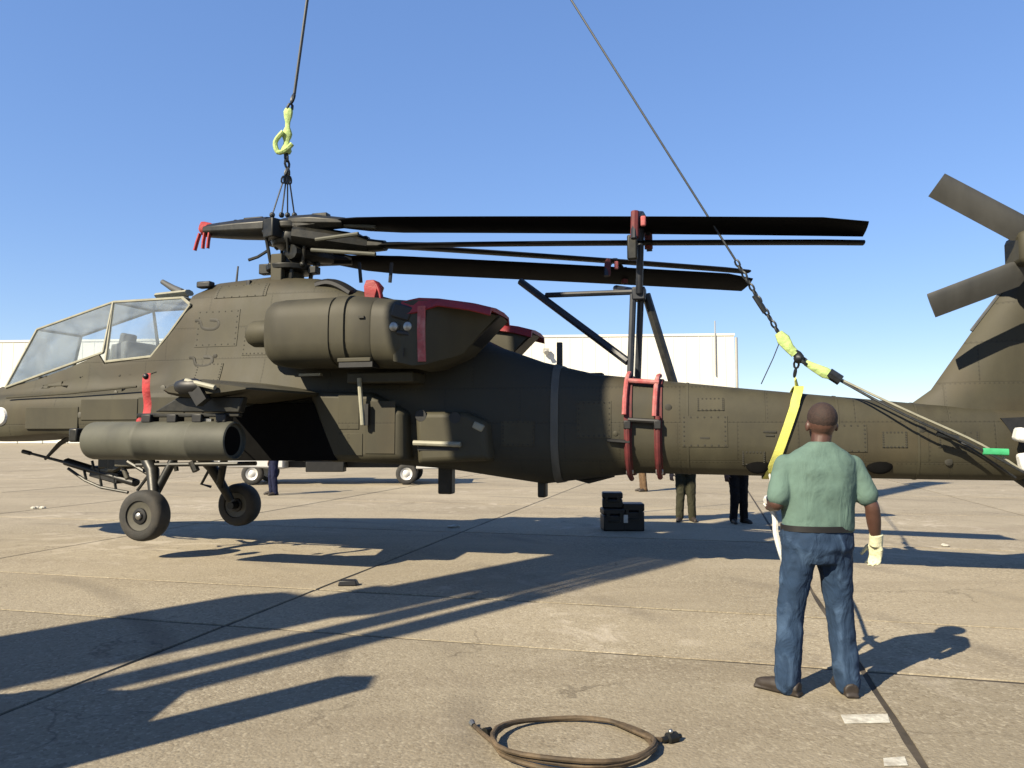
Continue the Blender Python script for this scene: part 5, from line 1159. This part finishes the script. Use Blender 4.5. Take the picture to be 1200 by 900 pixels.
# ------------------------------------------------------------------ mobile crane behind the camera, its boom reaching over the helicopter
un = Vector((.6, .8, 0)); nn_ = Vector((.8, -.6, 0))
BASE = un * -9.65 + nn_ * -6.9 + Vector((0, 0, 2.6))
TIP = Vector((HOOK.x, HOOK.y, 16.4))
cr = empty('mobile_crane', (BASE.x, BASE.y, 0), 0, 'yellow mobile crane whose boom throws the long striped shadow at left', 'crane')
OC = Vector((BASE.x, BASE.y, 0))
def CR(g, n, m='crane', **k): return g.obj(n, M[m], cr, **k)
b0 = BASE - OC; b1 = TIP - OC; bd = (b1 - b0); BL = bd.length; bd.normalize(); side = Vector((0, 0, 1)).cross(bd).normalized(); up_ = bd.cross(side)
def beam(g, t0, t1, w, h, os=0.0, ou=0.0):
    rings = []
    for t in (t0, t1):
        o = b0 + bd * (BL * t) + side * os + up_ * ou; rings.append([o + side * (a * w / 2) + up_ * (b * h / 2) for a, b in ((-1, -.8), (-.7, -1), (.7, -1), (1, -.8), (1, 1), (-1, 1))])
    g.loft(rings)
# offsets: +side is to the left of the boom seen from its foot
for nm, t0, t1, w, h, os in (('boom_base_section', -.04, .325, 1.30, 1.25, .50), ('boom_middle_section', .32, .62, .74, .9, .0), ('boom_end_section', .61, 1.0, .60, .7, .16)):
    g = G(); beam(g, t0, t1, w, h, os); CR(g, nm, bevel=.02)
jib = empty('stowed_jib'); jib.parent = cr  # unseen jib, its bars spaced to stripe the boom's shadow
for os in (-.44, -.57, -.70, -.84, -.97, -1.10):
    for ou in (.22, -.25):
        g = G(); beam(g, .36, .455, .062, .07, os, ou); g.obj('jib_chord', M['crane'], jib)
g = G(); beam(g, .45, .55, .78, .4, -.74, .0); g.obj('jib_shadow_block', M['crane'], jib)  # solid block added to close the stripes where the shadow meets the helicopter
for os, t1 in ((-.63, .40), (-1.03, .37)):
    g = G(); beam(g, .06, t1, .25, .34, os, -.02); g.obj('jib_heel', M['crane'], jib)
    for k in range(20):
        t = .40 + .05 * k / 20; a = b0 + bd * (BL * t) + side * (os + .15 * (-1) ** k) + up_ * (.2 if k % 2 else -.25); b = b0 + bd * (BL * (t + .05 / 20)) + side * (os - .15 * (-1) ** k) + up_ * (-.25 if k % 2 else .2)
        g = G(); g.tube([a, b], .02, 6); g.obj('jib_lacing', M['crane'], jib)
g = G(); g.tube([b0 + Vector((0, 0, -.9)) + un * 1.2 + side * .3, b0 + bd * (BL * .36) - up_ * .7 + side * .3], [.2, .14], 12); CR(g, 'luffing_cylinder', 'steel')
for os in (.15, .45):
    g = G(); g.tube([b0 + up_ * .9 + side * os, b0 + bd * BL + up_ * .5 + side * os], .02, 6); CR(g, 'hoist_rope', 'wire')
g = G(); g.box(b1 + side * .16, (.9, .9, .9), Matrix.Rotation(R(40), 3, 'Z')); CR(g, 'boom_head', bevel=.05)
for dx in (-.12, .12):
    g = G(); g.tube([b1 + Vector((dx, 0, -.2)), HOOK - OC + Vector((dx, 0, .5))], .02, 6); CR(g, 'hoist_fall', 'wire')
g = G(); hk = HOOK - OC; g.lathe([(-.12, .32), (0, .36), (.12, .32)], hk + Vector((0, 0, .42)), (0, 1, 0), 20); g.box(hk + Vector((0, 0, .30)), (.4, .34, .5)); CR(g, 'hook_block', bevel=.03)
g = G(); g.tube(smoothpts([hk + Vector((0, 0, .1)), hk + Vector((0, 0, 0)), hk + Vector((.12, 0, -.1)), hk + Vector((.1, 0, -.24)), hk + Vector((-.06, 0, -.26)), hk + Vector((-.12, 0, -.14))], 5), .045, 8); CR(g, 'hook', 'chain')
rz = math.atan2(un.y, un.x); RZ = Matrix.Rotation(rz, 3, 'Z')
def cp_(x, y, z): return RZ @ Vector((x, y, z))
g = G(); g.box(cp_(-.8, 0, 2.0), (4.6, 2.4, 1.3), RZ); CR(g, 'superstructure', bevel=.08)
g = G(); g.box(cp_(-3.4, 0, 2.0), (1.3, 2.5, 1.4), RZ); CR(g, 'counterweight', 'hub', bevel=.08)
g = G(); g.box(cp_(1.1, 1.15, 2.2), (1.7, .95, 1.7), RZ); CR(g, 'operator_cab', bevel=.1)
g = G(); g.box(cp_(-1.0, 0, 1.05), (11.0, 2.6, .55), RZ); CR(g, 'carrier', bevel=.05)
g = G(); g.box(cp_(-5.6, 0, 1.7), (1.8, 2.5, 1.6), RZ); CR(g, 'driver_cab', bevel=.15)
for x in (-5.2, -3.9, 1.2, 2.6):
    for y in (-1.15, 1.15):
        w = empty('wheel', cp_(x, y, .55)); w.parent = cr; g = G(); ax = RZ @ Vector((0, 1, 0)); uu = RZ @ Vector((1, 0, 0)); n = 24
        rr = [[ax * a + uu * (math.cos(2 * math.pi * j / n) * r_) + Vector((0, 0, math.sin(2 * math.pi * j / n) * r_)) for j in range(n)] for a, r_ in tyre_prof(.55, .4)]; g.loft(rr + [rr[0]], cap=False); g.obj('tyre', M['rubber'], w)
        g = G(); g.lathe([(-.15, .33), (.15, .33)], (0, 0, 0), ax, 18); g.obj('rim', M['rim'], w)
for x in (-2.4, 3.8):
    for sg in (-1, 1):
        g = G(); g.box(cp_(x, sg * 2.2, .8), (.35, 3.0, .3), RZ); g.cyl(cp_(x, sg * 3.5, .9), cp_(x, sg * 3.5, .1), .1); g.lathe([(0, .4), (.1, .35)], cp_(x, sg * 3.5, 0.003), (0, 0, 1), 16); CR(g, 'outrigger')

# unseen post and box added left of the camera to cast the foreground shadow
lt = empty('shadow_post', (0, 0, 0), 0, 'unseen post and box added to cast the shadow at lower left', 'shadow caster')
def shp(px, py, h):                    # where something h metres up must stand to shade this ground point
    p = ground(px, py); k = h / math.tan(R(SUN_EL)); return Vector((p.x - math.cos(SUN_AZ) * k, p.y - math.sin(SUN_AZ) * k, 0))
tp = shp(415, 799, 3.4); lt.location = tp
g = G(); g.box((0, 0, 1.75), (.26, .26, 3.3)); g.obj('mast', M['crane'], lt, bevel=.01)
bp_ = shp(145, 832, 2.0) - tp
gc = shp(40, 846, 1.9) - tp
g = G(); g.box((gc.x, gc.y, 1.2), (1.1, .9, 1.5)); g.obj('shadow_box', M['crane'], lt, bevel=.05)
g = G(); g.box((gc.x, gc.y, 2.01), (1.0, .8, .1)); g.obj('shadow_box_top', M['crane'], lt, bevel=.02)
for y in (-.62, .72):
    g = G(); rr = [[Vector((gc.x + math.cos(2 * math.pi * j / 24) * r_, gc.y + y + a, .34 + math.sin(2 * math.pi * j / 24) * r_)) for j in range(24)] for a, r_ in tyre_prof(.34, .2)]; g.loft(rr + [rr[0]], cap=False); g.obj('tyre', M['rubber'], lt)
g = G(); g.tube([(.1, 0, .5), (1.3, 0, .45)], .05, 8); g.obj('shadow_box_bar', M['hub'], lt)
